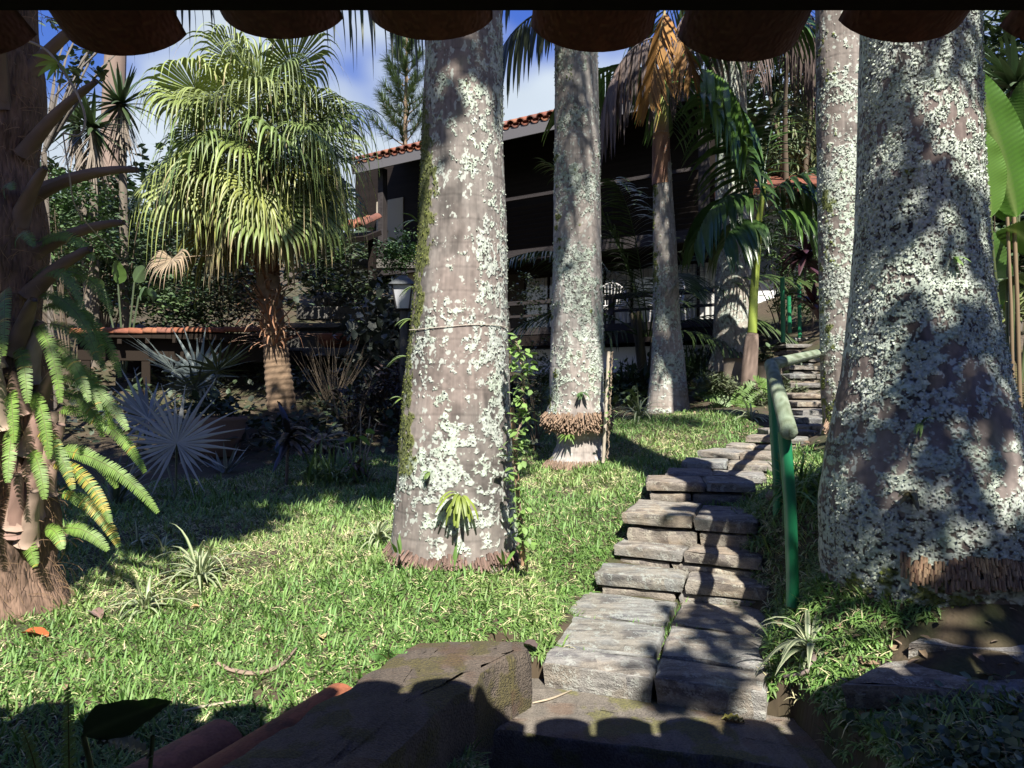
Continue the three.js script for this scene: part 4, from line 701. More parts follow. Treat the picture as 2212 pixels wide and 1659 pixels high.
{ // low shed whose ridge of red tiles crosses the left half
  const A = at(150, 712, 8.6), B = at(592, 708, 9.6), t = thing('tiled_shed', 'low open shed with a ridge row of red clay tiles', 'shed', V((A.x + B.x) / 2, terr((A.x + B.x) / 2, 9.1), -9.1)); seed(151);
  const L = A.distanceTo(B), ry = -Math.atan2(B.z - A.z, B.x - A.x), n = 15, tg = tileGeo(L / n * 1.14, .075, .068, 3.1, .012, 1), loc = p => p.clone().sub(t.position);
  for (let k = 0; k < n; k++) { const o = mesh('tile', tg, clayMats[[0, 2, 0, 1, 0, 2, 4][k % 7]], t), p = A.clone().lerp(B, k / n); o.position.copy(loc(p)).add(V(0, -.03 + rr(-.006, .006), 0)); o.rotation.set(0, ry + Math.PI / 2 + rr(-.02, .02), 0); }
  const bar = (name, sx, sy, sz, k, dy, dz, m = darkWood) => { const o = mesh(name, boxGeo(sx, sy, sz, .004), m, t); o.position.copy(loc(A.clone().lerp(B, k))).add(V(0, dy, dz)); o.rotation.y = ry; return o; };
  bar('ridge_beam', L, .08, .14, .5, -.10, -.02); bar('fascia', L * .98, .30, .06, .5, -.27, -.12); bar('back_board', L, 1.2, .05, .5, -.8, -1.3); bar('roof_board', L, .04, 1.3, .5, -.06, -.7);
  for (const k of [.04, .32, .62, .95]) bar('post', .1, 1.3, .1, k, -.8, -.15);
  for (let k = 0; k < 7; k++) { const o = bar('rafter_end', .05, .06, .1, .1 + k * .13, -.16, .02, k === 4 ? timberGrey : darkWood); }
}
{ // garden lantern left of the first palm
  const P = at(872, 905, 8.2); P.y = terr(P.x, 8.2); const t = thing('garden_lantern', 'black garden lantern with frosted panes on a dark post', 'lamp post', P), top = at(880, 668, 8.2).y - P.y, iron = plain(.03, .028, .028, .6);
  const pst = mesh('post', new THREE.CylinderGeometry(.045, .055, top, 10).translate(0, top / 2, 0), iron, t);
  const pane = new THREE.MeshPhysicalMaterial({ color: new THREE.Color().setRGB(.55, .56, .58), roughness: .5, transmission: .35, thickness: 0 });
  for (let k = 0; k < 4; k++) { const a = k * Math.PI / 2, g = new THREE.BufferGeometry(), s0 = .075, s1 = .115, h = .27; g.setAttribute('position', new THREE.Float32BufferAttribute([-s0, 0, s0, s0, 0, s0, s1, h, s1, -s1, h, s1], 3)); g.setIndex([0, 1, 2, 0, 2, 3]); g.computeVertexNormals(); const o = mesh('pane', g, pane, t); o.position.y = top; o.rotation.y = a; o.material.side = THREE.DoubleSide; const q = new G(); q.tube([V(s0, 0, s0), V(s1, h, s1)], () => .011, 5, () => [1, 1, 1]); const e = mesh('frame_bar', q.geo(), iron, t); e.position.y = top; e.rotation.y = a; }
  const rf = mesh('roof', new THREE.CylinderGeometry(.06, .22, .11, 4).rotateY(Math.PI / 4).translate(0, top + .325, 0), plain(.08, .085, .085, .8), t); mesh('base_plate', new THREE.CylinderGeometry(.12, .1, .02, 4).rotateY(Math.PI / 4).translate(0, top - .01, 0), iron, t); mesh('finial', new THREE.SphereGeometry(.03, 10, 8).translate(0, top + .4, 0), iron, rf);
}
{ // near handrail
  const e = at(1702, 925, 3.04), j = at(1665, 788, 4.05), k = at(1776, 762, 6.4), b1 = at(1712, 1250, 3.1), b2 = at(1680, 1045, 4.05), t = thing('stair_handrail', 'mossy round rail on two bright green posts beside the stone steps', 'handrail', b1);
  const paint = new THREE.MeshPhysicalMaterial({ vertexColors: true, roughness: .38, bumpMap: clayTex.bumpMap, bumpScale: .0015 });
  const rc = (u, a) => { const n = fbm(u * 30, a * 6, 4, 4), m = noise(u * 160, a * 40, 2); return mix3(mix3([.20, .25, .17], [.10, .125, .07], sst(.4, .6, n)), [.34, .37, .28], sst(.6, .8, m) * .5); };
  const r = new G(), tip = e.clone().add(e.clone().sub(j).normalize().multiplyScalar(.05)); r.tube([.024, .022, .017, .01].map(q => tip.clone().addScaledVector(e.clone().sub(j).normalize(), q)).concat([tip], Array.from({ length: 23 }, (_, i) => e.clone().lerp(j, i / 22))), u => u < .01 ? .003 : u < .05 ? .014 : u < .09 ? .025 : u < .13 ? .033 : .036, 14, rc); r.build('rail', mat(.9, 0, { bumpMap: clayTex.bumpMap, bumpScale: .004 }), t);
  const r2 = new G(); r2.tube(Array.from({ length: 23 }, (_, i) => j.clone().lerp(k, i / 22)), () => .036, 14, rc); r2.build('rail', mat(.9, 0, { bumpMap: clayTex.bumpMap, bumpScale: .004 }), t);
  const gc = (u, a) => { const n = noise(u * 60, a * 9, 3), c = fbm(u * 18, a * 4, 7, 3); return mix3(mix3([.012, .16, .065], [.02, .20, .085], c), [.25, .28, .22], sst(.86, .95, n) * .6); };
  const p1 = new G(); p1.tube([b1.clone().add(V(0, -.12, 0)), b1, b1.clone().lerp(e, .5), e.clone().add(V(-.004, -.02, -.03))], () => .0265, 14, gc); p1.build('post', paint, t);
  const p2 = new G(); p2.tube([b2.clone().add(V(0, -.2, 0)), b2, b2.clone().lerp(j, .5), j.clone().add(V(0, -.02, 0))], () => .0265, 14, gc); p2.build('post', paint, t);
  // far stair posts
  const far = (label, px, y0, y1, d, r2x, r2y) => { const B = at(px, y0, d), T = at(px - 2, y1, d), o = thing('stair_post', label, 'handrail', B, 'green posts along the upper stairs'), g = new G(); g.tube([B, T], () => .03, 10, gc); g.build('post', paint, o); if (r2x) { const h = new G(), a = at(px, y1 + 8, d), c = at(r2x, r2y, d + 1.2); h.tube([a, c], () => .03, 10, rc); h.build('rail', mat(.9), o); } };
  far('tall green stair post left of the upper flight', 1692, 740, 600, 9.4); far('slim green stair post with pale rail beyond the upper flight', 1728, 745, 612, 11.2, 1675, 640); far('short green stair post just behind the tall one', 1706, 720, 640, 10.4);
}

// ---------------------------------------------------------------- crowns in the picture: young palms
{ // slender palm: green crownshaft, one orange dying frond, green ones
  const { root, d } = palm3, C = at(1430, 190, d); seed(161);
  const g = new G(); g.tube([at(1428, 292, d), at(1429, 250, d), at(1432, 215, d), at(1436, 175, d)], q => .104 - .035 * q, 14, (q, a) => mix3(mix3([.30, .16, .07], [.26, .29, .06], sst(.1, .35, q)), [.16, .24, .05], sst(.5, 1, q))); g.build('crownshaft', mat(.45), root);
  const sh = new G(); sh.tube([at(1430, 400, d), at(1429, 375, d), at(1429, 350, d), at(1428, 325, d), at(1428, 300, d), at(1428, 290, d)], q => .13 - .024 * q, 22, (q, a) => mix3([.13, .06, .04], [.36, .20, .11], sst(.3, .7, fbm(a * 9, q * 5, 2, 4)))); sh.build('dry_sheath', mat(.85), root);
  const o = new G(); frond(o, at(1436, 25, d - .5), V(-.2, -1, .1), 1.1, { n: 30, leaf: .62, w: .026, grav: .1, hang: .35, col: [.30, .15, .03], tip: [.20, .085, .03], lift: -.5, r: .016, bare: .02, rachis: [.36, .3, .16], twist: .1 }); frond(o, at(1455, 55, d - .5), V(.3, -.8, .3), .7, { n: 14, leaf: .7, w: .026, grav: .5, hang: .8, col: [.33, .17, .04], tip: [.2, .1, .05], lift: -.3 }); o.build('orange_frond', DRY, root);
  const b = new G(); frond(b, at(1440, 80, d - .1), V(-.9, .1, .1), 1.5, { n: 30, leaf: .95, w: .02, grav: 2.6, hang: 2.6, col: [.11, .085, .08], tip: [.2, .13, .09], lift: -.7, bare: .1 }); b.build('dead_frond', DRY, root);
  const c = new G(); frond(c, at(1436, 185, d - .05), V(.55, .62, .45), 1.75, { n: 24, leaf: .85, w: .042, grav: 3.4, hang: 2.4, col: [.085, .17, .035], tip: [.17, .25, .05], bare: .3, lift: 0 }); c.build('frond', SHINE, root);
  const e = new G(); frond(e, at(1436, 185, d), V(.8, .5, -.2), 1.9, { n: 26, leaf: .8, w: .036, grav: 2.6, hang: 2.2, col: [.07, .14, .03], bare: .25 }); e.build('frond', SHINE, root);
  for (const [x, y, z] of [[-.5, .9, -.5], [.2, .95, -.7], [.5, 1, .1]]) { const f = new G(); frond(f, at(1436, 180, d), V(x, y, z), 2.2, { n: 26, leaf: .75, w: .034, grav: 2, hang: 1.5, col: [.07, .14, .03], bare: .2 }); f.build('frond', SHINE, root); }
}
{ // young bamboo-like palm with a lime stem in front of the stumps
  seed(163); const B = hit(1616, 868, 6), d = -B.z, t = thing('young_palm', 'young palm with lime green stem and dark arching fronds above the stumps', 'palm tree', B), W = (x, y, dd = d) => at(x, y, dd);
  const s = new G(); s.tube(spline([B.clone().add(V(0, -.1, 0)), W(1617, 820), W(1624, 735), W(1626, 720)], 30), q => .115 - .05 * q + .012 * fbm(q * 9, 1, 2, 3), 24, (q, a) => mul3(mix3([.10, .07, .055], [.24, .175, .14], sst(.3, .7, fbm(a * 14, q * 5, 3, 4))), .8 + .4 * noise(a * 40, q * 30, 2))); s.build('dry_base', mat(.95), t);
  const g = new G(); g.tube([W(1624, 740), W(1628, 640), W(1634, 560), W(1640, 470), W(1650, 400)], q => .062 - .028 * q, 12, (q, a) => mix3([.20, .22, .045], [.25, .34, .05], noise(q * 9, a * 3, 1))); g.build('stem', mat(.4), t);
  const F3 = (px, py, dx, dy, dz, L, o) => { const f = new G(); frond(f, W(px, py), V(dx, dy, dz), L, { n: 22, leaf: .62, w: .034, hang: 1.6, col: [.035, .075, .02], tip: [.07, .13, .03], bare: .12, r: .012, ...o }); f.build('frond', SHINE, t); };
  F3(1640, 470, -.35, 1, .2, 1.75, { grav: .9, lift: -.2 }); F3(1645, 440, .55, .85, .35, 1.7, { grav: 2.4, leaf: .75 }); F3(1650, 420, .8, .6, -.1, 1.5, { grav: 2.2 }); F3(1640, 440, -.75, .6, .3, 1.35, { grav: 2.6, hang: 2 }); F3(1646, 420, .15, 1, -.2, 1.9, { grav: 1.5 }); F3(1640, 500, -.5, .5, .5, 1.1, { grav: 2, hang: 2.2 }); F3(1650, 470, .7, .5, .5, 1.25, { grav: 2.6, hang: 2, col: [.09, .18, .035] });
  // stumps behind it
  const stump = (label, px, py, pt, w, d2) => { const b = at(px, py, d2), h = (py - pt) / F * d2, o = thing('tree_stump', label, 'stump', b, 'cut stumps beside the stairs'), q = new G(), r = w / F * d2 / 2; q.tube(Array.from({ length: 9 }, (_, i) => b.clone().add(V(0, -.15 + (h + .15) * i / 8, 0))), u => r * (1.2 - .25 * u), 22, (u, a) => jit(mul3([.25, .20, .15], .6 + .9 * fbm(a * 14, u * 3, 5, 3)), .1)); for (let i = 0; i < q.p.length; i += 3) { const n = .06 * (fbm(q.p[i] * 6, q.p[i + 1] * 4, q.p[i + 2] * 6, 3) - .5); q.p[i] += n; q.p[i + 2] += n; } q.build('trunk', mat(.95), o); };
  stump('weathered stump left of the young lime palm', 1598, 850, 775, 70, d + .5); stump('rounded grey stump right of the young lime palm', 1655, 835, 785, 95, d + .7);
}
{ // dead skirt of the far palm and a feathery dark palm by the deck
  const { root, d } = palm6; seed(165);
  for (let k = 0; k < 11; k++) { const f = new G(); frond(f, at(1590 + rr(-40, 40), -60 + rr(-20, 40), d + rr(-.3, .3)), V(rr(-.7, 1.1), -.3, rr(-.2, .9)), rr(2, 2.8), { n: 30, leaf: .8, w: .014, grav: 1.6, hang: 2.6, col: [.10, .07, .062], tip: [.17, .12, .10], lift: -.6, bare: .05 }); f.build('dead_frond', DRY, root); }
  const B = at(1400, 760, 11.6); B.y = terr(B.x, 11.6); const t = thing('feather_palm', 'dark feathery clump palm spreading in front of the deck', 'palm tree', B); const st = new G(); for (let k = 0; k < 5; k++) st.tube([B.clone().add(V(rr(-.15, .15), -.1, 0)), B.clone().add(V(rr(-.3, .3), 1.2, rr(-.2, .2)))], () => .04, 7, () => [.07, .06, .035]); st.build('stems', WOOD, t);
  [[-1, .9, .3, 2.9], [-.6, 1.3, .4, 3.1], [-.2, 1.5, .5, 3.3], [.3, 1.4, .4, 3.2], [.7, 1.1, .3, 3], [1, .8, .2, 2.8], [-.9, .4, .5, 2.3], [.9, .4, .6, 2.4], [0, 1.2, .9, 2.9], [-.3, 1.6, 0, 3.4]].forEach(([x, y, z, L]) => { const f = new G(); frond(f, B.clone().add(V(x * .1, .8, z * .1)), V(x, y, z), L, { n: 44, leaf: .62, w: .014, grav: 1.7, hang: .9, col: [.04, .07, .018], tip: [.07, .11, .03] }); f.build('frond', WAX, t); });
}
{ // fronds hanging into view under the eave
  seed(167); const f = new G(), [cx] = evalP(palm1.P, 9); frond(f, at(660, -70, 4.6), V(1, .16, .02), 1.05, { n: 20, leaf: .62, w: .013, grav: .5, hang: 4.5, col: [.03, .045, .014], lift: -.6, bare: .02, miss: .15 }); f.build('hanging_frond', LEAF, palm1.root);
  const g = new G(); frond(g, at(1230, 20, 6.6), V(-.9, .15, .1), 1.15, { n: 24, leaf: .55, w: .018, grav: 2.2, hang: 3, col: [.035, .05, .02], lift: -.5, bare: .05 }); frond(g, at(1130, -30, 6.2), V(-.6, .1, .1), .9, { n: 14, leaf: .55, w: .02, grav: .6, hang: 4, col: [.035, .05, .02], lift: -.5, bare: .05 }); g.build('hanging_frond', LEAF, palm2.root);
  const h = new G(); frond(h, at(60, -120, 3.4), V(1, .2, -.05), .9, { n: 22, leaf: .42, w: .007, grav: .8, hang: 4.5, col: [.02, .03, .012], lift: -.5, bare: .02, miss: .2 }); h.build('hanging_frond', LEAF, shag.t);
}
// ---------------------------------------------------------------- yuccas, pine, rough trunk at the upper left
function yucca(label, P, heads, o = {}) {
  const t = thing('yucca', label, 'yucca', P, 'yuccas'); const g = new G(), b = new G(), dr = new G();
  for (const [H, n, L] of heads) { g.tube([P.clone().add(V(0, -.1, 0)), P.clone().lerp(H, .5).add(V(rr(-.05, .05), 0, 0)), H], q => (o.r || .07) * (1 - .3 * q), 8, (q, a) => jit([.14, .115, .09], .25)); for (let k = 0; k < n; k++) { const az = rr(0, 6.283), el = rr(-.7, 1.35), d = dirOf(az, el), c = jit(o.col || [.045, .075, .025], .25), w = (o.w || .028) * rr(.8, 1.1); b.ribbon(curve(H, d, L * rr(.8, 1.1), 5, rr(.1, .8)), u => w * (1 - Math.pow(Math.abs(u - .3) / .72, 2)) + .002, V(d.z, .1, -d.x), () => c, .35); } for (let k = 0; k < n * 1.3; k++) { const az = rr(0, 6.283), d = dirOf(az, rr(-1.3, -.7)); dr.ribbon(curve(H.clone().add(V(0, -rr(0, .35), 0)), d, L * rr(.7, 1.2), 4, .8), u => .018 * (1 - .7 * u), V(d.z, 0, -d.x), () => jit([.20, .165, .13], .3), .3); } }
  g.build('trunk', WOOD, t); b.build('leaves', WAX, t); dr.build('dead_leaves', DRY, t); return t;
}
seed(171);
yucca('taller yucca with a skirt of dead leaves left of the fan palm', onG(270, 10.4), [[at(262, 225, 10.4), 60, .62]]);
yucca('shorter yucca leaning left beside the taller one', onG(205, 10), [[at(200, 275, 10), 54, .58], [at(165, 265, 10.3), 34, .5]]);
yucca('spiky yucca above the banana leaves at the right edge', onG(2170, 6.5), [[at(2195, 190, 6.5), 60, .62], [at(2290, 120, 6.6), 40, .6]], { col: [.09, .14, .06] });
{
  seed(173); const P = onG(246, 17), t = thing('rough_bark_tree', 'tall rough-barked trunk against the sky at the upper left', 'tree', P), g = new G(); g.tube([P.clone().add(V(0, -.3, 0)), at(240, 400, 17), at(246, 200, 17), at(252, 60, 17), at(256, -200, 17)], q => .30 - .1 * q, 16, (q, a) => jit(mix3([.26, .19, .15], [.14, .10, .08], fbm(a * 9, q * 60, 3, 3)), .3)); for (let k = 0; k < 4; k++) g.tube(curve(at(250, 120 - k * 60, 17), V(rr(-1, 1), .4, 0), 1.6, 6, .2, .6), q => .05 * (1 - .8 * q), 6, () => [.15, .1, .08]); g.build('trunk', WOOD, t);
  const bl = []; for (let k = 0; k < 9; k++) bl.push([at(200 + rr(-90, 120), -20 + rr(-160, 40), 17 + rr(-1, 1)), .8, .5, .8]); foliage(t, bl, 1500, .17, [[.05, .08, .03], [.07, .11, .03]], { clump: .3 });
}
{ // sapling with rosette leaves against the left sky
  seed(174); const P = onG(120, 7.2), t = thing('rosette_sapling', 'sapling with small round leaf rosettes against the left sky', 'tree', P), g = new G(), tips = [[240, 40], [150, 60], [300, 70], [205, 95], [175, 130], [215, 160], [160, 165], [240, 20], [280, 30], [120, 140], [190, 30], [265, 60]].map(([x, y]) => at(x, y, 7.2 + rr(-.3, .3))); const K = at(95, 330, 7.2); g.tube([P, K], () => .03, 6, () => [.13, .11, .09]);
  const geo = []; for (const T of tips) { const m = K.clone().lerp(T, .6).add(V(rr(-.1, .1), .12, 0)); g.tube([K, m, T], q => .016 * (1 - .7 * q), 5, () => [.16, .14, .12]); geo.push([T, .08, .06, .08]); } g.build('branches', WOOD, t); foliage(t, geo, 330, .085, [[.035, .06, .025], [.06, .09, .035]], { clump: .06, per: 9 });
}
{
  seed(175); const P = onG(868, 21), t = thing('pine_tree', 'soft green pine beside the house roof', 'tree', P), g = new G(), n = new G(), T = at(880, 40, 21); g.tube([P.clone().add(V(0, -.3, 0)), P.clone().lerp(T, .5), T], q => .13 * (1 - .8 * q), 8, () => [.22, .15, .10]);
  const tufts = []; for (let k = 0; k < 34; k++) { const y = at(0, lerp(330, 95, k / 33), 21).y, p = V(P.x + (T.x - P.x) * (y - P.y) / (T.y - P.y), y, -21), az = k * 2.4, L = lerp(1.15, .3, Math.pow(k / 33, 1.3)) * rr(.8, 1.1), pts = curve(p, dirOf(az, .45), L, 6, -.5, .3); g.tube(pts, q => .025 * (1 - .7 * q), 5, () => [.2, .14, .1]); for (const j of [2, 3, 4, 5, 6]) tufts.push([pts[j], pts[j].clone().sub(pts[j - 1]).normalize()]); }
  for (const [p, d] of tufts) for (let k = 0; k < 46; k++) { const v = d.clone().add(V(rr(-1, 1), rr(-.7, 1), rr(-1, 1)).multiplyScalar(.85)).normalize(), c = jit([.12, .18, .07], .3); n.ribbon(curve(p, v, rr(.22, .38), 2, .35), u => .0085 * (1 - .7 * u), V(v.z, .2, -v.x), () => c); }
  g.build('trunk', WOOD, t); n.build('needles', LEAF, t).userData.kind = 'stuff';
}
console.log('palms');
// ---------------------------------------------------------------- shrubs and masses
const hedgeCols = [[.05, .10, .028], [.07, .13, .036], [.035, .075, .024], [.10, .16, .05]];
seed(181);
const sh = (name, label, px, pyBase, d, list, n, size, cols, o = {}) => { const b = onG(px, d); return shrub(name, label, b, list.map(([x, y, r, ry, dd]) => [at(x, y, d + (dd || 0)), r, ry || r, (o.rz || r)]), n, size, cols, o); };
sh('leafy_hedge', 'dense small-leaved hedge behind the red tile ridge', 230, 0, 10.8, [[150, 470, .8, .8], [250, 500, .8, .75], [330, 560, .7, .7], [200, 600, .9, .6], [110, 580, .7, .9], [300, 640, .9, .5], [400, 660, .9, .4, .3], [170, 410, .5, .4]], 9000, .075, hedgeCols, { clump: .14, stems: 14, H: 2.4, sp: .5, r: .018 });
sh('climbing_shrub', 'sunlit climbing shrub under the yuccas at the far left', 150, 0, 9.6, [[120, 420, .45, .4], [180, 440, .45, .35], [110, 500, .4, .5], [200, 520, .5, .5]], 3200, .06, [[.06, .12, .03], [.085, .16, .04], [.04, .09, .025]], { clump: .1, stems: 8, H: 2.6, sp: .3 });
sh('house_shrub', 'round bright green shrub at the foot of the house post', 868, 0, 11.5, [[868, 535, .30, .28], [845, 560, .26, .3], [890, 560, .26, .3]], 2200, .05, [[.05, .12, .03], [.08, .16, .035], [.035, .08, .025]], { clump: .07, stems: 6, H: 1.9, sp: .15 });
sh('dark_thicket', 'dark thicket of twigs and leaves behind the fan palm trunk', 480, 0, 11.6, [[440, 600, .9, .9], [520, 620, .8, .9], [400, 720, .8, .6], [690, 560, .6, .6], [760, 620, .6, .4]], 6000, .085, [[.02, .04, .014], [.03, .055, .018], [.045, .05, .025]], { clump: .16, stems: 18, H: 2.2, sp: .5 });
sh('bright_shrub', 'small sunlit shrub with narrow leaves right of the fan palm trunk', 715, 0, 11.8, [[705, 515, .28, .3], [690, 545, .25, .3], [725, 560, .2, .2]], 900, .14, [[.07, .15, .03], [.05, .11, .025]], { clump: .1, geo: bladeLeafGeo, stems: 4, H: 1.6 });
sh('heart_leaf_climber', 'grey-green heart-leaved climber over the terrace right of the pots', 830, 0, 10.2, [[820, 700, .5, .5], [850, 760, .35, .5], [790, 780, .4, .4], [840, 640, .35, .3]], 620, .17, [[.06, .075, .06], [.045, .06, .04], [.08, .09, .075]], { clump: .2, per: 6, stems: 6, H: 1.6, droop: .6 });
sh('red_leaf_shrub', 'dark red-brown leafy shrubs at the shaded bed left of the first palm', 760, 0, 8.3, [[800, 860, .36, .28], [830, 900, .3, .25], [860, 830, .28, .3], [765, 930, .25, .16]], 900, .14, [[.035, .022, .018], [.05, .028, .022], [.03, .035, .018]], { clump: .12, geo: bladeLeafGeo, stems: 9, H: .9, sp: .5, droop: -.3 });
sh('dry_twig_bush', 'leafless grey twig bush in front of the white terrace wall', 715, 0, 9.2, [[715, 820, .2, .2]], 60, .03, [[.05, .04, .03]], { stems: 46, H: 1.1, sp: .55, r: .006 });
sh('slope_shrub', 'mixed green shrubs crowding the slope behind the first handrail', 1690, 0, 11.8, [[1690, 620, .5, .4], [1740, 560, .5, .4], [1660, 540, .5, .5], [1700, 480, .5, .4], [1750, 650, .35, .3]], 2600, .12, [[.05, .11, .025], [.08, .15, .03], [.035, .075, .02]], { clump: .14, stems: 9, H: 1.6, geo: bladeLeafGeo });
sh('weeping_tree', 'weeping fine-leaved tree high behind the far palms', 1700, 0, 15, [[1690, 70, .9, .8], [1740, 150, .9, .9], [1760, 260, .8, .8], [1700, 330, .7, .6], [1640, 60, .7, .7]], 5200, .2, [[.11, .15, .05], [.15, .18, .06], [.06, .10, .03]], { clump: .25, geo: bladeLeafGeo, droop: 1.0, stems: 5, H: 6.5, r: .09, sp: .2, cat: 'tree' });
sh('back_shrub', 'glossy dark shrubs on the right bank behind the thickest palm', 2190, 0, 5.6, [[2160, 480, .5, .5], [2220, 560, .5, .5], [2170, 620, .35, .3], [2260, 420, .5, .6], [2150, 360, .4, .4]], 3200, .09, [[.035, .075, .02], [.05, .10, .03], [.025, .05, .015]], { clump: .13, stems: 10, H: 1.9 });
sh('right_canopy_tree', 'bamboo-leaved tree filling the upper right corner', 2230, 0, 8.6, [[2180, 110, 1, .8], [2290, 220, 1, .9], [2150, 250, .8, .7], [2200, 350, .9, .6]], 5200, .2, [[.08, .13, .04], [.11, .16, .05], [.04, .075, .025]], { clump: .22, geo: bladeLeafGeo, stems: 7, H: 4.2, r: .05, cat: 'tree' });
sh('feathery_bush', 'low soft feathery bush between the stump and the upper stairs', 1690, 0, 8.6, [[1690, 850, .18, .13], [1715, 845, .16, .13], [1660, 860, .14, .1], [1730, 860, .14, .1]], 900, .09, [[.10, .13, .06], [.14, .16, .08]], { clump: .05, geo: bladeLeafGeo, stems: 14, H: .25, r: .003 });
sh('low_fern_bush', 'low grassy shrub at the foot of the left stump', 1570, 0, 8.9, [[1560, 830, .2, .12], [1595, 845, .2, .1], [1530, 830, .15, .1]], 900, .1, [[.08, .11, .045], [.11, .13, .06]], { clump: .06, geo: bladeLeafGeo, stems: 10, H: .22, r: .003 });
{ // woods on the hill beyond
  const t = new THREE.Group(); t.name = 'hillside_woods'; scene.add(t); t.userData = { kind: 'stuff', label: 'hillside woods closing the view behind house and hedge', category: 'woods' }; seed(191); const bl = [];
  for (let k = 0; k < 26; k++) { const px = rr(-250, 420), d = rr(15, 22); bl.push([at(px, rr(420, 680), d), 1.5, 1.3, 1.4]); }
  for (let k = 0; k < 30; k++) { const px = rr(1560, 2500), d = rr(16, 24); bl.push([at(px, rr(120, 620), d), 1.8, 1.6, 1.6]); }
  for (let k = 0; k < 10; k++) bl.push([at(rr(500, 800), rr(480, 640), rr(17, 20)), 1.3, 1, 1.2]);
  foliage(t, bl, 42000, .24, [[.035, .07, .02], [.05, .095, .028], [.025, .05, .016], [.07, .11, .04]], { clump: .45, per: 26 });
}
const SHADE = [[2.65,4.6,2.1,.5],[3.25,4.6,1.7,.55],[2.45,4.6,1.15,.35],[2.0,4.7,1.6,.35],[1.6,4.6,1.9,.3],[3.0,4.5,1.1,.4],[2.6,4.4,.5,.25],[3.7,4.7,2.2,.6],[2.3,4.5,-.1,.2],[2.75,4.3,.1,.2],[2.1,4.6,.5,.18],[2.5,4.2,-.4,.16],[1.95,4.4,.1,.14]];
const SHADE2 = [[-2.17, 6.15, 0.35, 0.72], [-1.17, 6.15, 0.15, 0.72], [-0.17, 6.15, -0.15, 0.72], [0.43, 6.15, -0.65, 0.72], [-2.17, 6.15, -1.05, 0.72], [-1.17, 6.15, -1.25, 0.72], [-0.17, 6.15, -1.55, 0.72], [-3.27, 6.15, -0.45, 0.72], [-1.67, 6.15, -2.65, 0.72], [-0.27, 6.15, -2.85, 0.72], [0.53, 6.15, -2.05, 0.72], [-1.2, 5.8, 1.0, 0.5], [-1.35, 5.2, 0.3, 0.4], [-1.0, 6.3, 1.3, 0.5]];

// ---------------------------------------------------------------- bedding plants
const GV = { g: [.06, .12, .03], w: [.5, .53, .32] };
function clump(name, label, cat, P, n, L, w, o = {}) { const t = thing(name, label, cat, P, o.group), g = new G(); blades(g, P.clone().add(V(0, -.005, 0)), n, L, w, o); g.build('leaves', o.mat || LEAF, t); return t; }
seed(201);
const spider = (label, px, py, n, L, o = {}) => clump('spider_plant', label, 'spider plant', hit(px, py, 2), Math.round(n * 1.3), L * 1.4, (o.w || .008) * 1.25, { col: GV.g, band: GV.w, grav: 2.7, el0: .55, el1: 1.45, fold: .25, ...o });
const SP = 'spider plants in the grass';
spider('largest striped spider plant on the left lawn', 432, 1252, 48, .27, { group: SP, w: .0085 });
spider('striped spider plant on the lawn nearest the shaggy palm base', 312, 1318, 24, .19, { group: SP });
spider('small spider plant at the shade line behind the largest one', 355, 1190, 16, .15, { group: SP });
spider('smallest spider plant at the shade line beside the shaggy palm', 300, 1178, 14, .13, { group: SP });
spider('spider plant against the left foot of the first palm', 815, 1172, 34, .2, { group: SP });
spider('white-edged spider plant on the bank right of the slab path', 1748, 1400, 22, .2, { group: SP, w: .011, edge: 1, col: [.06, .10, .04] });
spider('spider plant between the second and the slender palm', 1380, 905, 36, .36, { group: SP, w: .012, d: 1 });
spider('spider plant on the mound right of the slender palm', 1622, 905, 22, .27, { group: SP, w: .010 });
spider('spider plant hugging the right foot of the second palm', 1352, 870, 22, .3, { group: SP, w: .011 });
clump('grass_lily', 'tall clump of strap leaves at the bed edge left of the first palm', 'strap plant', hit(715, 1040, 3), 120, .42, .011, { col: [.12, .2, .05], el0: .8, el1: 1.5, grav: 1.6, spread: .2 });
clump('grass_lily', 'small clump of strap leaves right of the tall one by the bed edge', 'strap plant', hit(780, 1045, 3), 40, .3, .009, { col: [.09, .15, .04], el0: .7, el1: 1.5, grav: 1.6, spread: .07 });
clump('grass_lily', 'lush bright strap-leaved clump right of the handrail posts', 'strap plant', hit(1742, 1068, 3), 150, .3, .0085, { col: [.12, .22, .035], el0: .45, el1: 1.45, grav: 2.2, spread: .13 });
clump('grass_lily', 'small bright strap-leaved tuft at the foot of the handrail', 'strap plant', hit(1660, 1175, 2.6), 40, .13, .006, { col: [.11, .2, .035], el0: .4, el1: 1.3, grav: 2, spread: .06 });
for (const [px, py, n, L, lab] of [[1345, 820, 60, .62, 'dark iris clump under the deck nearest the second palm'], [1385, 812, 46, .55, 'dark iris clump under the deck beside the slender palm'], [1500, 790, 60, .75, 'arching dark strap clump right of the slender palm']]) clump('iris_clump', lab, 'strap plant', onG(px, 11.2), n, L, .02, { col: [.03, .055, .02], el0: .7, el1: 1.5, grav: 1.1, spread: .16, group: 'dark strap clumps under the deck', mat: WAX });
clump('striped_agave', 'small stiff silver-striped agave at the lawn edge', 'agave', hit(486, 1022, 4), 11, .34, .022, { col: [.17, .20, .17], band: [.27, .29, .24], el0: .5, el1: 1.4, grav: .2, edge: 1 });
clump('striped_agave', 'narrow leaved grassy rosette under the silver fan palm', 'strap plant', hit(250, 1090, 3), 26, .5, .013, { col: [.06, .085, .04], band: [.12, .14, .07], edge: 1, el0: .5, el1: 1.4, grav: 1.1 });
clump('bromeliad', 'olive bromeliad on the right bank behind the thickest palm', 'bromeliad', at(2178, 690, 4.4), 44, .34, .018, { col: [.13, .16, .03], el0: .3, el1: 1.4, grav: 1.1, spread: .08 });
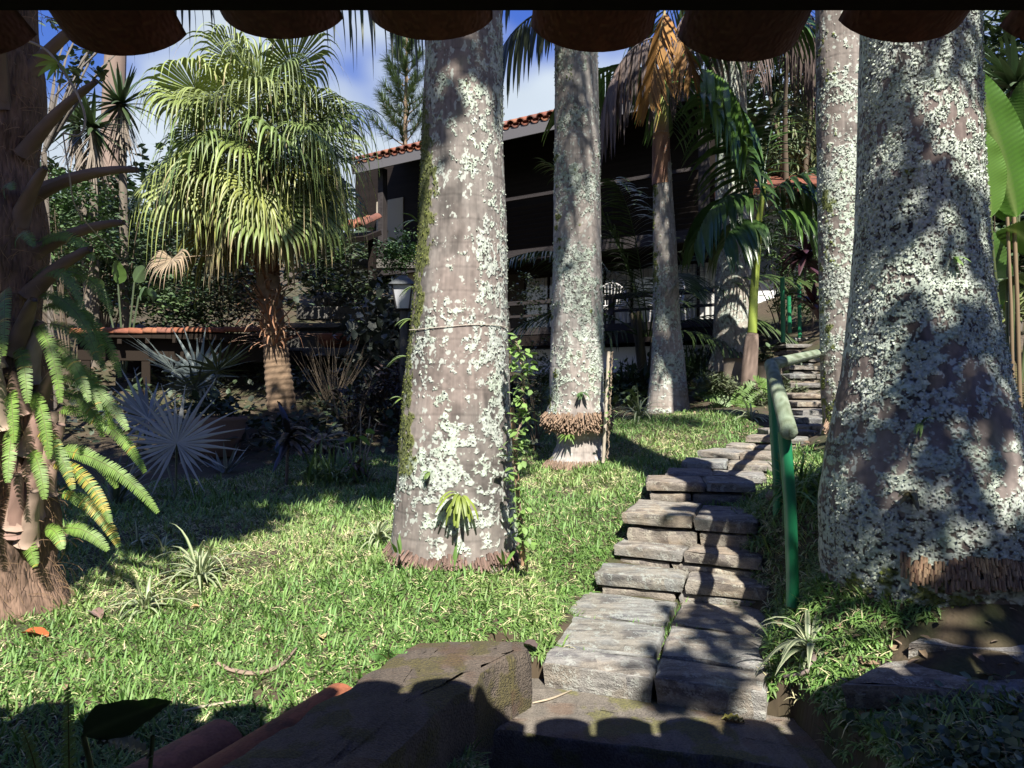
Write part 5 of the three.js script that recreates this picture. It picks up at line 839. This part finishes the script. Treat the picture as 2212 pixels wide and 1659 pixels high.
const cordyline = (label, P, n, L, col, H) => { const t = thing('cordyline', label, 'cordyline', P, 'cordylines'), s = new G(), g = new G(); s.tube([P.clone().add(V(0, -.05, 0)), P.clone().add(V(.02, H, 0))], () => .014, 6, () => [.12, .09, .07]); for (let k = 0; k < n; k++) { const az = rr(0, 6.283), d = dirOf(az, rr(-.3, 1.3)), c = jit(col, .35); g.ribbon(curve(P.clone().add(V(.02, H * rr(.6, 1.02), 0)), d, L * rr(.7, 1.1), 5, rr(.6, 1.6)), u => L * .085 * (1 - Math.pow(Math.abs(u - .45) / .57, 2)) + .002, V(d.z, 0, -d.x), () => c, .3); } s.build('stem', WOOD, t); g.build('leaves', WAX, t); };
cordyline('purple cordyline beside the upper stairs', at(1738, 640, 10.6), 46, .5, [.055, .02, .028], .75);
cordyline('dark red cordyline in front of the stair posts', at(1755, 700, 9.2), 22, .38, [.06, .018, .022], .3);
cordyline('pinkish-green cordyline at the bed edge left of the first palm', hit(762, 1040, 3), 22, .2, [.11, .06, .04], .16);
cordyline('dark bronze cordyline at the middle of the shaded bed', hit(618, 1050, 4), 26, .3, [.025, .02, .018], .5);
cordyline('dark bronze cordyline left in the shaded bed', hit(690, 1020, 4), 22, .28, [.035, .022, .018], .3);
{ // silver fan palms
  const sil = (label, px, py, d, list) => { const B = hit(px, py, 3), t = thing('silver_fan_palm', label, 'fan palm', B, 'silver fan palms in the shade'); for (const [x, y, dd, ax, R, n, col] of list) { const g = new G(), C = at(x, y, -B.z + dd), pts = bez(B, B.clone().lerp(C, .6).add(V(0, .15, 0)), C, 6); g.tube(pts, () => .009, 5, () => [.12, .14, .1], false); fanLeaf(g, C, V(...ax), R, { n, col, span: 5.6, stiff: .46, slim: .82, tail: 1, grav: .12, cup: .1 }); g.build('leaf', mat(.6, .1), t); } };
  sil('silver-blue fan palm with one wide star-shaped leaf facing the lawn', 380, 1075, 5, [[382, 958, -.15, [-.1, .9, -.35], .46, 32, [.28, .285, .26]], [320, 905, .2, [-.5, .75, -.2], .42, 24, [.2, .22, .22]]]);
  sil('grey-green fan palm rising from a pot left of the fan palm trunk', 430, 985, 6, [[428, 812, .1, [.05, 1, -.2], .46, 24, [.13, .16, .15]], [375, 800, .2, [-.8, .6, 0], .5, 22, [.09, .11, .10]], [470, 800, 0, [.7, .6, .2], .5, 24, [.13, .15, .06]], [420, 840, 0, [.3, .4, .6], .36, 20, [.10, .12, .10]]]);
  const P = hit(470, 985, 4), t = thing('garden_pot', 'wide terracotta pot under the grey-green fan palm', 'pot', P); mesh('body', new THREE.LatheGeometry([[.001, 0], [.19, 0], [.25, .2], [.27, .34], [.29, .36], [.29, .40], [.26, .40], [.24, .34], [.001, .32]].map(p => new THREE.Vector2(...p)), 28), plain(.14, .09, .07), t);
  shrub('pot_plant', 'dark round-leaved plant overflowing the terracotta pot', P.clone().add(V(0, .36, 0)), [[P.clone().add(V(0, .48, .05)), .34, .16, .3]], 260, .1, [[.03, .05, .02], [.045, .07, .03]], { clump: .08, H: .2, stems: 5 });
}
{ // banana-leaved heliconia at the right edge
  seed(211); const B = onG(2195, 4.1), t = thing('heliconia', 'tall heliconia with broad sunlit leaves at the right edge', 'heliconia', B, undefined), d = 4.1;
  const leaf = (x0, y0, x1, y1, W, col, gr, side, dd = 0) => { const g = new G(), a = at(x0, y0, d + dd), b = at(x1, y1, d + dd - .1), D = b.clone().sub(a), L = D.length(); D.y += gr * L * .3; broad(g, a, D, L, W, { grav: gr, col, side, nl: 64, fold: .2, pleat: .45, stripe: .78, rib: [.3, .42, .12] }); const s = bez(B.clone().add(V(rr(-.06, .06), -.05, 0)), a.clone().add(V(rr(-.1, .1), -.5, 0)), a, 8); g.tube(s, q => .013 - .006 * q, 7, () => [.10, .13, .04], false); g.build('leaf', mat(.42, .42), t); };
  leaf(2196, 470, 2108, 150, .14, [.11, .26, .03], .25, V(.75, .25, .5)); leaf(2185, 480, 2115, 235, .13, [.13, .27, .035], .35, V(.9, .15, .4), .05); leaf(2205, 425, 2200, 200, .15, [.12, .24, .05], .3, V(1, 0, .3), .25); leaf(2140, 470, 2105, 275, .13, [.14, .28, .04], .2, V(.95, .1, .2), -.05); leaf(2250, 560, 2175, 470, .12, [.11, .22, .035], .9, V(.5, .2, .8)); leaf(2220, 620, 2130, 590, .11, [.05, .10, .03], 1.2, V(.3, 0, .9), .1); leaf(2260, 380, 2215, 170, .14, [.10, .21, .04], .3, V(.9, 0, .4), .1); leaf(2160, 700, 2120, 480, .12, [.10, .21, .04], .5, V(.95, 0, .3), .2);
  const s = new G(); for (const [px, r] of [[2190, .009], [2204, .011]]) s.tube([at(px, 880, 4.05), at(px - 6, 660, 4.0), at(px - 14, 470, 4.05)], () => r, 7, u => jit([.17, .12, .07], .2)); s.build('stalks', WOOD, t);
}
{ // the dark boulder on the bank
  const P = at(2190, 880, 4.6), t = thing('boulder', 'dark mossy boulder on the bank beside the thickest palm', 'rock', P), g = new THREE.IcosahedronGeometry(.5, 4), p = g.attributes.position; for (let k = 0; k < p.count; k++) { const v = V(p.getX(k), p.getY(k), p.getZ(k)), n = .75 + .5 * fbm(v.x * 2 + 3, v.y * 2, v.z * 2, 4); v.multiplyScalar(n); p.setXYZ(k, v.x * 1.1, v.y * .85 + .08, v.z); } g.computeVertexNormals(); const o = mesh('rock', g, new THREE.MeshStandardMaterial({ roughness: .95, ...concTex, bumpScale: .02, color: new THREE.Color().setRGB(.6, .55, .5) }), t);
  const P2 = hit(1663, 1172 - 20, 3); const t2 = thing('round_stone', 'round pinkish stone in the grass beside the steps', 'rock', hit(1678, 1075, 3)); const g2 = g.clone().scale(.11, .1, .11); mesh('rock', g2, stoneMats[4], t2);
}
// ---------------------------------------------------------------- growing on the trunks
{
  seed(221);
  const P = palm1.surf(1.42, CY - (1055 - 830) / F * 4, .02), t = thing('birdnest_fern', 'lime strap fern growing out of the first palm trunk with its shadow below', 'fern', P), g = new G();
  for (let k = 0; k < 26; k++) { const az = rr(-1.25, 1.25), d = dirOf(az, rr(-.1, 1.2)), c = jit([.20, .26, .035], .2); g.ribbon(curve(P, d, rr(.11, .19), 6, rr(2, 3.4)), u => .009 * (1 - Math.pow(Math.abs(u - .55) / .57, 2)) + .0015, V(d.z, 0, -d.x), () => c, .3); } g.build('leaves', LEAF, t);
  const ep = (info, th, py, n, L, w, col, label) => { const y = CY - (py - 830) / F * info.d, p = info.surf(th, y, .004), o = dirOf(Math.PI / 2 - th, 0), tt = thing('bromeliad_seedling', label, 'epiphyte', p, 'small plants on the palm trunks'), h = new G(); for (let k = 0; k < n; k++) { const d = o.clone().add(V(rr(-1, 1), rr(-.2, 1.2), rr(-.4, .6)).multiplyScalar(.9)).normalize(), c = jit(col, .25); h.ribbon(curve(p, d, L * rr(.7, 1.2), 5, 1.4), u => w * (1 - Math.pow(Math.abs(u - .4) / .62, 2)) + .001, V(d.z, 0, -d.x), () => c, .3); } h.build('leaves', LEAF, tt); };
  ep(palm5, 2.2, 1040, 6, .10, .011, [.16, .14, .06], 'withered tan bromeliad low on the thickest palm'); ep(palm5, 2.1, 905, 6, .10, .005, [.13, .22, .05], 'thin grassy seedling on the left of the thickest palm'); ep(palm5, 1.62, 580, 4, .07, .007, [.15, .26, .04], 'lone green leaf tuft high on the thickest palm'); ep(palm5, 1.35, 1195, 9, .12, .009, [.06, .10, .03], 'dark strap fern at the foot of the thickest palm'); ep(palm5, 2.25, 405, 4, .05, .005, [.18, .2, .05], 'tiny yellow-green tuft high on the left of the thickest palm');
  ep(palm2, 1.5, 848, 10, .12, .01, [.06, .13, .03], 'dark green rosette on the second palm above its root ring'); ep(palm2, 2.0, 935, 12, .14, .01, [.14, .24, .04], 'bright tuft below the root ring of the second palm'); ep(palm1, 1.95, 1005, 3, .05, .011, [.15, .24, .05], 'single small leaf low on the first palm');
  // moss side leaves down the left edge of the first palm
  for (const [py, L, lab] of [[480, .13, 'topmost'], [620, .10, 'second'], [690, .09, 'third'], [770, .12, 'fourth'], [860, .07, 'fifth']]) ep(palm1, 3.02, py, 4, L, .011, [.17, .26, .05], lab + ' little leaf spray from the top on the mossy left edge of the first palm');
  for (const [x, y, L, lab] of [[860, 1175, .13, 'left'], [985, 1205, .14, 'middle'], [1085, 1200, .12, 'right']]) clump('broad_grass', lab + ' broad grass shoot at the root fringe of the first palm', 'grass shoot', at(x, y + 18, 3.62), 4, L, .011, { col: [.10, .2, .03], el0: .9, el1: 1.5, grav: .8 });
  // twine round the first palm
  const tw = thing('twine', 'thin pale twine tied around the first palm', 'string', palm1.surf(1.6, CY + .31, 0)), h = new G(), pts = []; for (let k = 0; k <= 40; k++) { const th = k / 40 * 6.283; pts.push(palm1.surf(th, CY + .305 + .012 * Math.sin(th * 2), .006)); } h.tube(pts, () => .0022, 5, () => [.45, .4, .34], false); h.build('cord', WOOD, tw);
  // bamboo stake and creeper beside the second palm; creeper and stake on the first
  const stake = (label, pts, r, col) => { const t2 = thing('garden_stake', label, 'stake', pts[0], 'stakes beside the palms'), g2 = new G(); g2.tube(spline(pts, 24), q => r * (1 + .12 * (Math.abs((q * 6) % 1 - .5) < .04 ? 1 : 0)), 7, () => jit(col, .15)); g2.build('cane', WOOD, t2); };
  stake('pale bamboo stake leaning against the second palm', [at(1303, 1000, 6.35), at(1309, 890, 6.35), at(1315, 760, 6.4)], .016, [.36, .31, .24]);
  stake('brown cane tied up the right edge of the first palm', [at(1130, 1222, 3.72), at(1118, 1060, 3.72), at(1106, 880, 3.75)], .012, [.26, .16, .09]);
  const vine = (label, path, n, size, base) => { const t3 = thing('climbing_vine', label, 'vine', base), g3 = new G(), sp = spline(path, 60); for (let s = 0; s < 3; s++) g3.tube(sp.map(p => p.clone().add(V(rr(-.012, .012), 0, rr(-.012, .02)))), () => .0035, 5, () => jit([.22, .17, .12], .2), false); g3.build('stems', WOOD, t3); const ll = [], cc = [], eu = new THREE.Euler(); for (let k = 0; k < n; k++) { const p = sp[Math.floor(rr(4, 60))].clone().add(V(rr(-.045, .045), rr(-.03, .03), rr(-.01, .05))); eu.set(rr(-.3, 1), rr(-1.8, 1.8), rr(-.5, .5), 'YXZ'); ll.push(M4(p, new THREE.Quaternion().setFromEuler(eu), size * rr(.6, 1.3))); cc.push(jit([.16, .27, .06], .3)); } instanced('leaves', leafGeo, LEAF, ll, t3, cc); };
  vine('bright leafy creeper climbing the right edge of the first palm', [at(1138, 1235, 3.75), at(1122, 1100, 3.68), at(1112, 980, 3.66), at(1128, 880, 3.68), at(1128, 790, 3.7), at(1108, 725, 3.72)], 260, .045, at(1138, 1235, 3.75));
  vine('thin creeper winding up the bamboo stake', [at(1312, 990, 6.3), at(1318, 860, 6.3), at(1322, 760, 6.35)], 22, .05, at(1312, 990, 6.3));
  // thin shrub between first and second palm
  const tb = onG(1160, 7.4); shrub('wispy_shrub', 'wispy fine-leaved shrub in the gap between the first two palms', tb, [[at(1150, 660, 7.4), .3, .22, .2], [at(1170, 780, 7.4), .22, .3, .2], [at(1140, 620, 7.3), .2, .15, .2], [at(1185, 880, 7.2), .16, .3, .16]], 1300, .035, [[.08, .10, .04], [.06, .08, .03], [.10, .14, .05]], { clump: .06, stems: 8, H: 1.3, sp: .3, r: .007 });
}
// ---------------------------------------------------------------- things lying about
{
  seed(231);
  const stick = (name, label, cat, P, w, col) => { const t = thing(name, label, cat, P[0]), g = new G(); g.tube(spline(P, 22), q => w * (.35 + .65 * Math.sin(Math.PI * clamp(q * .85 + .12))), 6, q => jit(mix3(col, mul3(col, .6), q), .1)); g.build('stalk', WOOD, t); };
  const hp = (x, y, up = .012) => hit(x, y, 1.6).add(V(0, up, 0));
  stick('fallen_leaf_stalk', 'curved dry palm stalk lying on the near lawn', 'palm debris', [hp(470, 1443, .02), hp(500, 1455), hp(560, 1462), hp(605, 1445), hp(640, 1418, .03)], .011, [.26, .19, .14]);
  stick('fallen_leaf_stalk', 'curved grey palm stalk on the bank beside the slab path', 'palm debris', [hp(1695, 1472), hp(1740, 1468, .02), hp(1758, 1440, .02), hp(1748, 1410, .02), hp(1725, 1398)], .012, [.25, .19, .17]);
  stick('fallen_leaf_stalk', 'straight pale stalk on the lawn above the clay tiles', 'palm debris', [hp(395, 1545), hp(450, 1535), hp(525, 1522)], .006, [.42, .36, .27]);
  stick('fallen_twig', 'thin pale twig lying on the concrete step', 'twig', [at(1150, 1525, 2.86), at(1190, 1518, 2.9), at(1235, 1500, 2.98)].map(p => V(p.x, CY - 1.285, p.z)), .005, [.38, .31, .22]);
  const fl = (label, px, py, L, W, col, az, name = 'fallen_leaf') => { const P = hp(px, py, .015), t = thing(name, label, 'fallen leaf', P), g = new G(); broad(g, P, V(Math.sin(az), .25, Math.cos(az)), L, W, { grav: .6, col, nl: 8, fold: .6, wave: .1, pleat: .3 }); g.build('leaf', DRY, t); };
  fl('curled orange fallen leaf on the lawn at the left edge', 45, 1378, .13, .03, [.36, .08, .015], 1.5); fl('withered brown leaf scrap beside the shaggy palm base', 195, 1330, .12, .03, [.17, .10, .08], .9); fl('small tan fallen leaf in the middle of the lawn', 695, 1232 + 150, .04, .018, [.45, .33, .16], .4); fl('dark curled leaf at the end of the low wall', 1128, 1402, .07, .03, [.08, .055, .05], 1.2); fl('small brown fallen leaf right of the striped spider plant', 412, 1320, .04, .016, [.40, .26, .12], 2);
  const Pl = V(at(1562, 1535, 2.7).x, CY - 1.28, -2.72), tl = thing('fallen_leaf', 'yellow-green fallen leaf on the doorstep below the slabs', 'fallen leaf', Pl), gl = new G(); broad(gl, Pl, V(1, .05, .2), .085, .022, { grav: .2, col: [.22, .20, .03], nl: 8, fold: .5 }); gl.build('leaf', LEAF, tl);
  // dark leaf and fern in the shade at the lower left corner
  const B = V(-.86, terr(-.86, 1.5), -1.5), t = thing('elephant_ear', 'dark elephant-ear leaf in the shaded lower left corner', 'plant', B), g = new G(), C = at(180, 1590, 1.45); g.tube(bez(B, B.clone().lerp(C, .5).add(V(.03, .1, 0)), C, 8), () => .006, 6, () => [.06, .08, .03], false); broad(g, C, V(1, .5, .05), .2, .05, { grav: .15, col: [.03, .055, .022], rib: [.06, .09, .04], side: V(-.4, .85, .35), nl: 18, wave: .05, pleat: .1, fold: .1, shape: q => q < .25 ? Math.sqrt(q / .25) : Math.pow(1 - (q - .25) / .75, .75) }); g.build('leaf', WAX, t); const g2 = new G(); g2.tube(bez(B, B.clone().add(V(.07, .12, 0)), at(330, 1590, 1.5), 6), () => .005, 6, () => [.06, .08, .03], false); broad(g2, at(330, 1640, 1.5), V(-.5, .6, .3), .12, .035, { grav: .6, col: [.03, .05, .02] }); g2.build('leaf', WAX, t);
  const tf = thing('corner_fern', 'out-of-the-way fern frond standing in the lower left corner', 'fern', V(-1, terr(-1, 1.55), -1.55)), gf = new G(); fern(gf, at(150, 1720, 1.5), V(.02, 1, .05), .24, { grav: .5, w: .018, n: 24, col: [.10, .17, .035], face: V(1, 0, .3) }); fern(gf, at(90, 1720, 1.5), V(-.1, 1, .1), .17, { grav: .8, w: .016, n: 18, col: [.08, .14, .03], face: V(1, 0, .3) }); gf.build('fronds', LEAF, tf);
  const tw2 = thing('wall_fern', 'small bright fern behind the end of the low wall', 'fern', at(838, 1420, 2.8)), gw = new G(); for (const [az, el] of [[.3, 1.2], [-.7, 1], [1.2, .9]]) fern(gw, at(838, 1425, 2.8), dirOf(az, el), .1, { grav: 1.4, w: .028, n: 9, col: [.10, .22, .05], face: V(0, .3, 1) }); gw.build('fronds', LEAF, tw2);
  for (const [px, py, d, lab] of [[1585, 880, 8.8, 'bracken-like fern left of the young lime palm'], [1545, 800, 10, 'bright fern in front of the far palm trunk'], [1660, 780, 8.9, 'broad-leaved seedling between the stumps and the stairs']]) { const P = onG(px, d), q = thing('garden_fern', lab, 'fern', P, 'ferns on the far mound'), h = new G(); for (let k = 0; k < 9; k++) fern(h, P, dirOf(rr(0, 6.283), rr(.5, 1.3)), .42, { grav: 1.6, w: .08, n: 14, col: [.12, .22, .04], face: V(0, .5, 1) }); h.build('fronds', LEAF, q); }
}
{ // low plants filling the shaded beds
  seed(281); const list = [], cc = [], eu = new THREE.Euler(), q = new THREE.Quaternion();
  const put = (x, d, n, s, col) => { const y = terr(x, d), t = rr(.7, 1.3); for (let k = 0; k < n; k++) { eu.set(rr(-1.1, .2), rr(0, 6.283), rr(-.5, .5), 'YXZ'); q.setFromEuler(eu); list.push(M4(V(x + rr(-.12, .12), y + rr(.02, .2) * (s / .1), -d + rr(-.12, .12)), q, s * rr(.6, 1.3))); cc.push(jit(mul3(col, t), .25)); } };
  for (let k = 0; k < 520; k++) { const d = rr(7, 11.5), x = rr(-5.6, .2); if (Math.hypot(x + 2.95, d - 9) < .4 || (d < 8.2 && x > -1.8 && rnd() < .6)) continue; put(x, d, 9, rr(.07, .13), [[.035, .06, .02], [.05, .08, .03], [.03, .04, .022]][k % 3]); }
  for (let k = 0; k < 240; k++) { const d = rr(9.4, 12.6), x = rr(.4, 4); put(x, d, 9, rr(.07, .14), [[.04, .075, .02], [.06, .10, .03]][k % 2]); }
  instanced('bed_ground_cover', leafGeo, LEAF, list, scene, cc).userData = { kind: 'stuff', label: 'low leafy ground cover in the shaded beds', category: 'ground cover' };
  // thin sapling with pale stems and fresh leaves at the bed edge
  const P = hit(772, 1040, 3), d = -P.z, t = thing('bed_sapling', 'thin sapling with pale stems and two fresh green leaves at the bed edge', 'sapling', P), g = new G(); for (const [x, y] of [[778, 880], [800, 900], [755, 935], [742, 960], [812, 915]]) g.tube(spline([P, at(lerp(772, x, .5) + rr(-6, 6), lerp(1040, y, .5), d), at(x, y, d)], 10), u => .009 * (1 - .55 * u), 6, () => jit([.22, .19, .15], .15), false); g.build('stems', WOOD, t);
  for (const [x, y, dx, dy, L] of [[775, 945, 1, -.25, .13], [772, 950, -1, .2, .11], [790, 935, .6, .3, .1]]) { const l = new G(); broad(l, at(x, y, d - .03), V(dx, dy, .3), L, L * .3, { grav: .8, col: [.14, .27, .05], nl: 10, side: V(0, .8, .6), pleat: .2 }); l.build('leaf', LEAF, t); }
  const E1 = onG(270, 9.7), te = thing('elephant_ear', 'large sunlit heart-shaped leaves in front of the hedge', 'plant', E1); for (const [x, y, dx, dy, L, c] of [[255, 615, .1, 1, .34, [.09, .17, .03]], [290, 610, .5, .8, .3, [.08, .13, .05]], [300, 640, 1, .3, .3, [.06, .11, .04]], [225, 625, -.6, .7, .26, [.06, .11, .03]]]) { const l = new G(), a = at(x, y, 9.7); l.tube([E1, a], () => .012, 5, () => [.07, .1, .04], false); broad(l, a, V(dx, dy, .25), L, L * .36, { grav: .7, col: c, nl: 12, side: V(1, 0, .3), pleat: .2, shape: u => Math.pow(Math.sin(Math.PI * Math.pow(u, .6)), .7) }); l.build('leaf', LEAF, te); }
  // arching woody vine in the upper left corner
  const vp = spline([at(-30, 74, 3), at(40, 84, 3), at(95, 105, 3), at(140, 160, 2.95), at(172, 215, 2.95), at(184, 262, 2.95), at(172, 292, 2.95), at(136, 288, 2.95)], 50), tv = thing('arching_vine', 'pale arching vine with a lime leaf spray in the upper left corner', 'vine', vp[0]), gv = new G(); gv.tube(vp, u => .006 - .002 * u, 6, () => jit([.26, .22, .17], .15)); gv.tube(spline([at(136, 288, 2.95), at(150, 380, 2.95), at(165, 450, 3), at(260, 560, 3.2)], 20), () => .003, 5, () => [.28, .24, .16]); gv.build('stem', WOOD, tv);
  const lv = new G(); for (const [a, e] of [[-1.2, .3], [-1, -.3], [-.7, -.8], [1.1, -.4], [.9, -.9], [-1.3, .8], [.4, -1.1]]) { const dd = dirOf(a, e), c = jit([.22, .32, .04], .15); lv.ribbon(curve(vp[19], dd, rr(.07, .12), 5, 1), u => .008 * (1 - Math.pow(Math.abs(u - .4) / .62, 2)) + .001, V(0, 1, .4), () => c, .2); } lv.build('leaves', LEAF, tv);
}
// ivy on the bank and the floor edge at the lower right
{
  seed(241); const list = [], cc = [], eu = new THREE.Euler(), q = new THREE.Quaternion();
  for (let k = 0; k < 6000; k++) { const x = rr(1.05, 3.2), d = rr(1.42, 2.36), y = terr(x, d); const front = d < 2.08, p = V(x, y + rr(.005, .05), -d); if (!front && rnd() < .65) continue; eu.set(rr(-.4, 1), rr(-1.4, 1.4), rr(-.5, .5), 'YXZ'); q.setFromEuler(eu); list.push(M4(p, q, rr(.022, .055))); cc.push(jit([.06, .10, .035], .4)); }
  for (let k = 0; k < 420; k++) { const x = rr(.55, 1.35), y = CY - 1.46 + rnd() * .12; eu.set(rr(-.4, 1), rr(-1.2, 1.2), rr(-.5, .5), 'YXZ'); q.setFromEuler(eu); list.push(M4(V(x, y - .03, -2.42 + (x - .6) * .3 + rr(-.04, .04) + .02), q, rr(.018, .035))); cc.push(jit([.05, .08, .035], .3)); }
  instanced('ivy', leafGeo, LEAF, list, scene, cc).userData = { kind: 'stuff', label: 'ivy creeping over the shaded bank at the lower right', category: 'ivy' };
  const r = new G(); for (let k = 0; k < 90; k++) { const x = rr(1.1, 2.4), d = rr(1.62, 2.1), P = V(x, terr(x, d) + .02, -d); r.tube(curve(P, V(rr(-.6, .6), rr(-.5, .3), 1), rr(.12, .4), 6, 1.6, .8), u => .003 * (1 - .5 * u), 4, () => jit([.16, .11, .07], .4), false); }
  r.build('hanging_roots', WOOD, scene).userData = { kind: 'stuff', label: 'thin roots hanging from the shaded bank at the lower right', category: 'roots' };
}
// ---------------------------------------------------------------- the shade tree right of the porch, outside the picture: its leaves dapple path, bank and thickest palm
{
  seed(251); const P = V(5.2, CY - 1, 1.2), t = thing('shade_tree', 'leafy shade tree standing right of the porch', 'tree', P), g = new G(), C = V(3.6, CY + 4.2, .9);
  g.tube([P, V(5, CY + 1, 1.2), V(4.4, CY + 2.6, 1.1), C], q => .17 - .1 * q, 10, () => [.16, .13, .1]); const bl = [];
  for (const [x, y, z, r] of SHADE) { const c = V(x, CY + y, z); g.tube([V(4.4, CY + 2.6, 1.1), c], q => .04 * (1 - .6 * q), 6, () => [.16, .13, .1]); bl.push([c, r, r * .7, r]); }
  g.build('trunk', WOOD, t); foliage(t, bl, 1500, .15, [[.06, .11, .03]], { clump: .14, per: 10 });
  const P2 = V(-5.2, CY - 1.2, 1.5), t2 = thing('shade_tree', 'leafy shade tree standing left of the porch', 'tree', P2), g2 = new G(), K = V(-3.6, CY + 4.6, -.4), b2 = []; g2.tube([P2, V(-4.8, CY + 1.6, .9), K], q => .2 - .1 * q, 10, () => [.16, .13, .1]);
  for (const [x, y, z, r] of SHADE2) { const c = V(x, CY + y, z); g2.tube([K, c], q => .05 * (1 - .6 * q), 6, () => [.16, .13, .1]); b2.push([c, r, r * .6, r]); }
  g2.build('trunk', WOOD, t2); foliage(t2, b2, 7000, .2, [[.06, .11, .03]], { clump: .22, per: 12 });
}
// ---------------------------------------------------------------- lawn
{
  seed(261);
  const inP = (x, d, P, m = .02) => { let c = false; for (let i = 0, j = P.length - 1; i < P.length; j = i++) { const [xi, yi] = P[i], [xj, yj] = P[j]; if ((yi > d) !== (yj > d) && x < (xj - xi) * (d - yi) / (yj - yi) + xi) c = !c; } return c; };
  const tuft = (n, L, w, lay) => { const g = new G(); for (let k = 0; k < n; k++) { const az = rr(0, 6.283), d = dirOf(az, rr(lay, 1.25)), v = rr(.75, 1.2), c = [v, v, v]; g.ribbon(curve(V(rr(-.02, .02), 0, rr(-.02, .02)), d, L * rr(.6, 1.15), 3, rr(.4, 2.2)), u => w * (u < .4 ? .8 + .5 * u : 1 - Math.pow((u - .4) / .6, 1.6)) + .0004, V(d.z, rr(-.3, .3), -d.x), () => c, .25); } return g.geo(); };
  const kinds = [tuft(9, .052, .0034, 0), tuft(8, .046, .0038, 0), tuft(10, .04, .0028, .1), tuft(7, .062, .0034, .2)], straw = [tuft(7, .05, .002, -.05), tuft(6, .06, .0018, 0)];
  const L = kinds.map(() => []), C = kinds.map(() => []), SL = straw.map(() => []), SC = straw.map(() => []), q = new THREE.Quaternion(), Y = V(0, 1, 0);
  const trunkHit = (x, d) => trunks.some(t => { const [c, r] = evalP(t.P, t.P[0][0] + .05); return Math.hypot(x - c, d - t.d) < r * .93; }) || Math.hypot(x - shag.B.x, d + shag.B.z) < .2;
  const wall = [[-.79, .9], [-.07, 2.66], [.08, 2.85], [.05, 2.92], [-.38, 2.93], [-.52, 2.62], [-1.28, .9]];
  let n = 0;
  for (let k = 0; k < 330000; k++) {
    const d = 1.4 + 9 * Math.pow(rnd(), 1.25), half = d * .74 + .2, x = rr(-half, half), dens = d < 4.5 ? 1 : d < 6.5 ? .75 : .5;
    if (rnd() > dens * .8 * (d / 6 + .22)) continue;
    if (x > -.08 && x < 1.1 && d < frontLine(x) + .04) continue; if (x >= 1.0 && d < 1.95) continue;
    const bed = fbm(x * .8, d * .8, 3, 3) * .8; if (x < .1 && d > 7.1 + bed) continue; if (x < -1.6 && d > 5.6 + bed && x < -2.6 + (d - 5.6) * .2) continue; if (d > 8.6 && x > 1.2) continue; if (x > 2.4 && d > 4) continue;
    if (inP(x, d, wall) || exclude.some(P => inP(x, d, P)) || trunkHit(x, d)) continue;
    const bare = fbm(x * 2.2 + 5, d * 2.2, 8, 4), right = x > 1 && d < 5.2; if (right && rnd() < .25) continue; if (bare > .66 && rnd() < .6) continue;
    const y = terr(x, d), s = rr(.75, 1.25) * (d > 5 ? 1.15 : 1), m = M4(V(x, y - .004, -d), q.setFromAxisAngle(Y, rr(0, 6.283)), s), dry = fbm(x * 1.3, d * 1.3, 12, 3);
    if (rnd() < .09 + .25 * sst(.5, .7, dry)) { const i = n % 2; SL[i].push(m); SC[i].push(jit([.46, .42, .23], .25)); } else { const i = Math.floor(rnd() * 4), pale = rnd() * .6 + .4 * sst(.4, .65, dry); L[i].push(m); C[i].push(jit(mix3([.088, .205, .034], [.205, .295, .075], pale), .2)); }
    n++;
  }
  const lawn = new THREE.Group(); lawn.name = 'lawn_grass'; scene.add(lawn); lawn.userData = { kind: 'stuff', label: 'broad-bladed green lawn grass on the slope', category: 'grass' };
  kinds.forEach((g, i) => instanced('grass_blades', g, GRASSM, L[i], lawn, C[i])); straw.forEach((g, i) => instanced('dry_blades', g, DRY, SL[i], lawn, SC[i]));
  console.log('tufts ' + n);
}
{ // dead leaf litter on bare beds
  seed(271); const list = [], cc = [], eu = new THREE.Euler(), q = new THREE.Quaternion(); for (let k = 0; k < 5200; k++) { const d = rr(2.1, 12), x = rr(-d * .74, d * .74); const bed = d > 6.6 || x > 1.05; if (!bed && rnd() < .95) continue; if (x > -.33 && x < 1.1 && d < 3.1) continue; eu.set(rr(-.5, .5), rr(0, 6.28), rr(-.4, .4), 'YXZ'); q.setFromEuler(eu); list.push(M4(V(x, terr(x, d) + rr(.004, .02), -d), q, V(rr(.5, 1), 1, 1).multiplyScalar(rr(.02, .06)))); cc.push(jit(mix3([.16, .10, .06], [.30, .21, .12], rnd()), .3)); }
  instanced('leaf_litter', leafGeo, DRY, list, scene, cc).userData = { kind: 'stuff', label: 'dry leaf litter on the shaded beds', category: 'leaf litter' };
}
renderer.render(scene, camera);
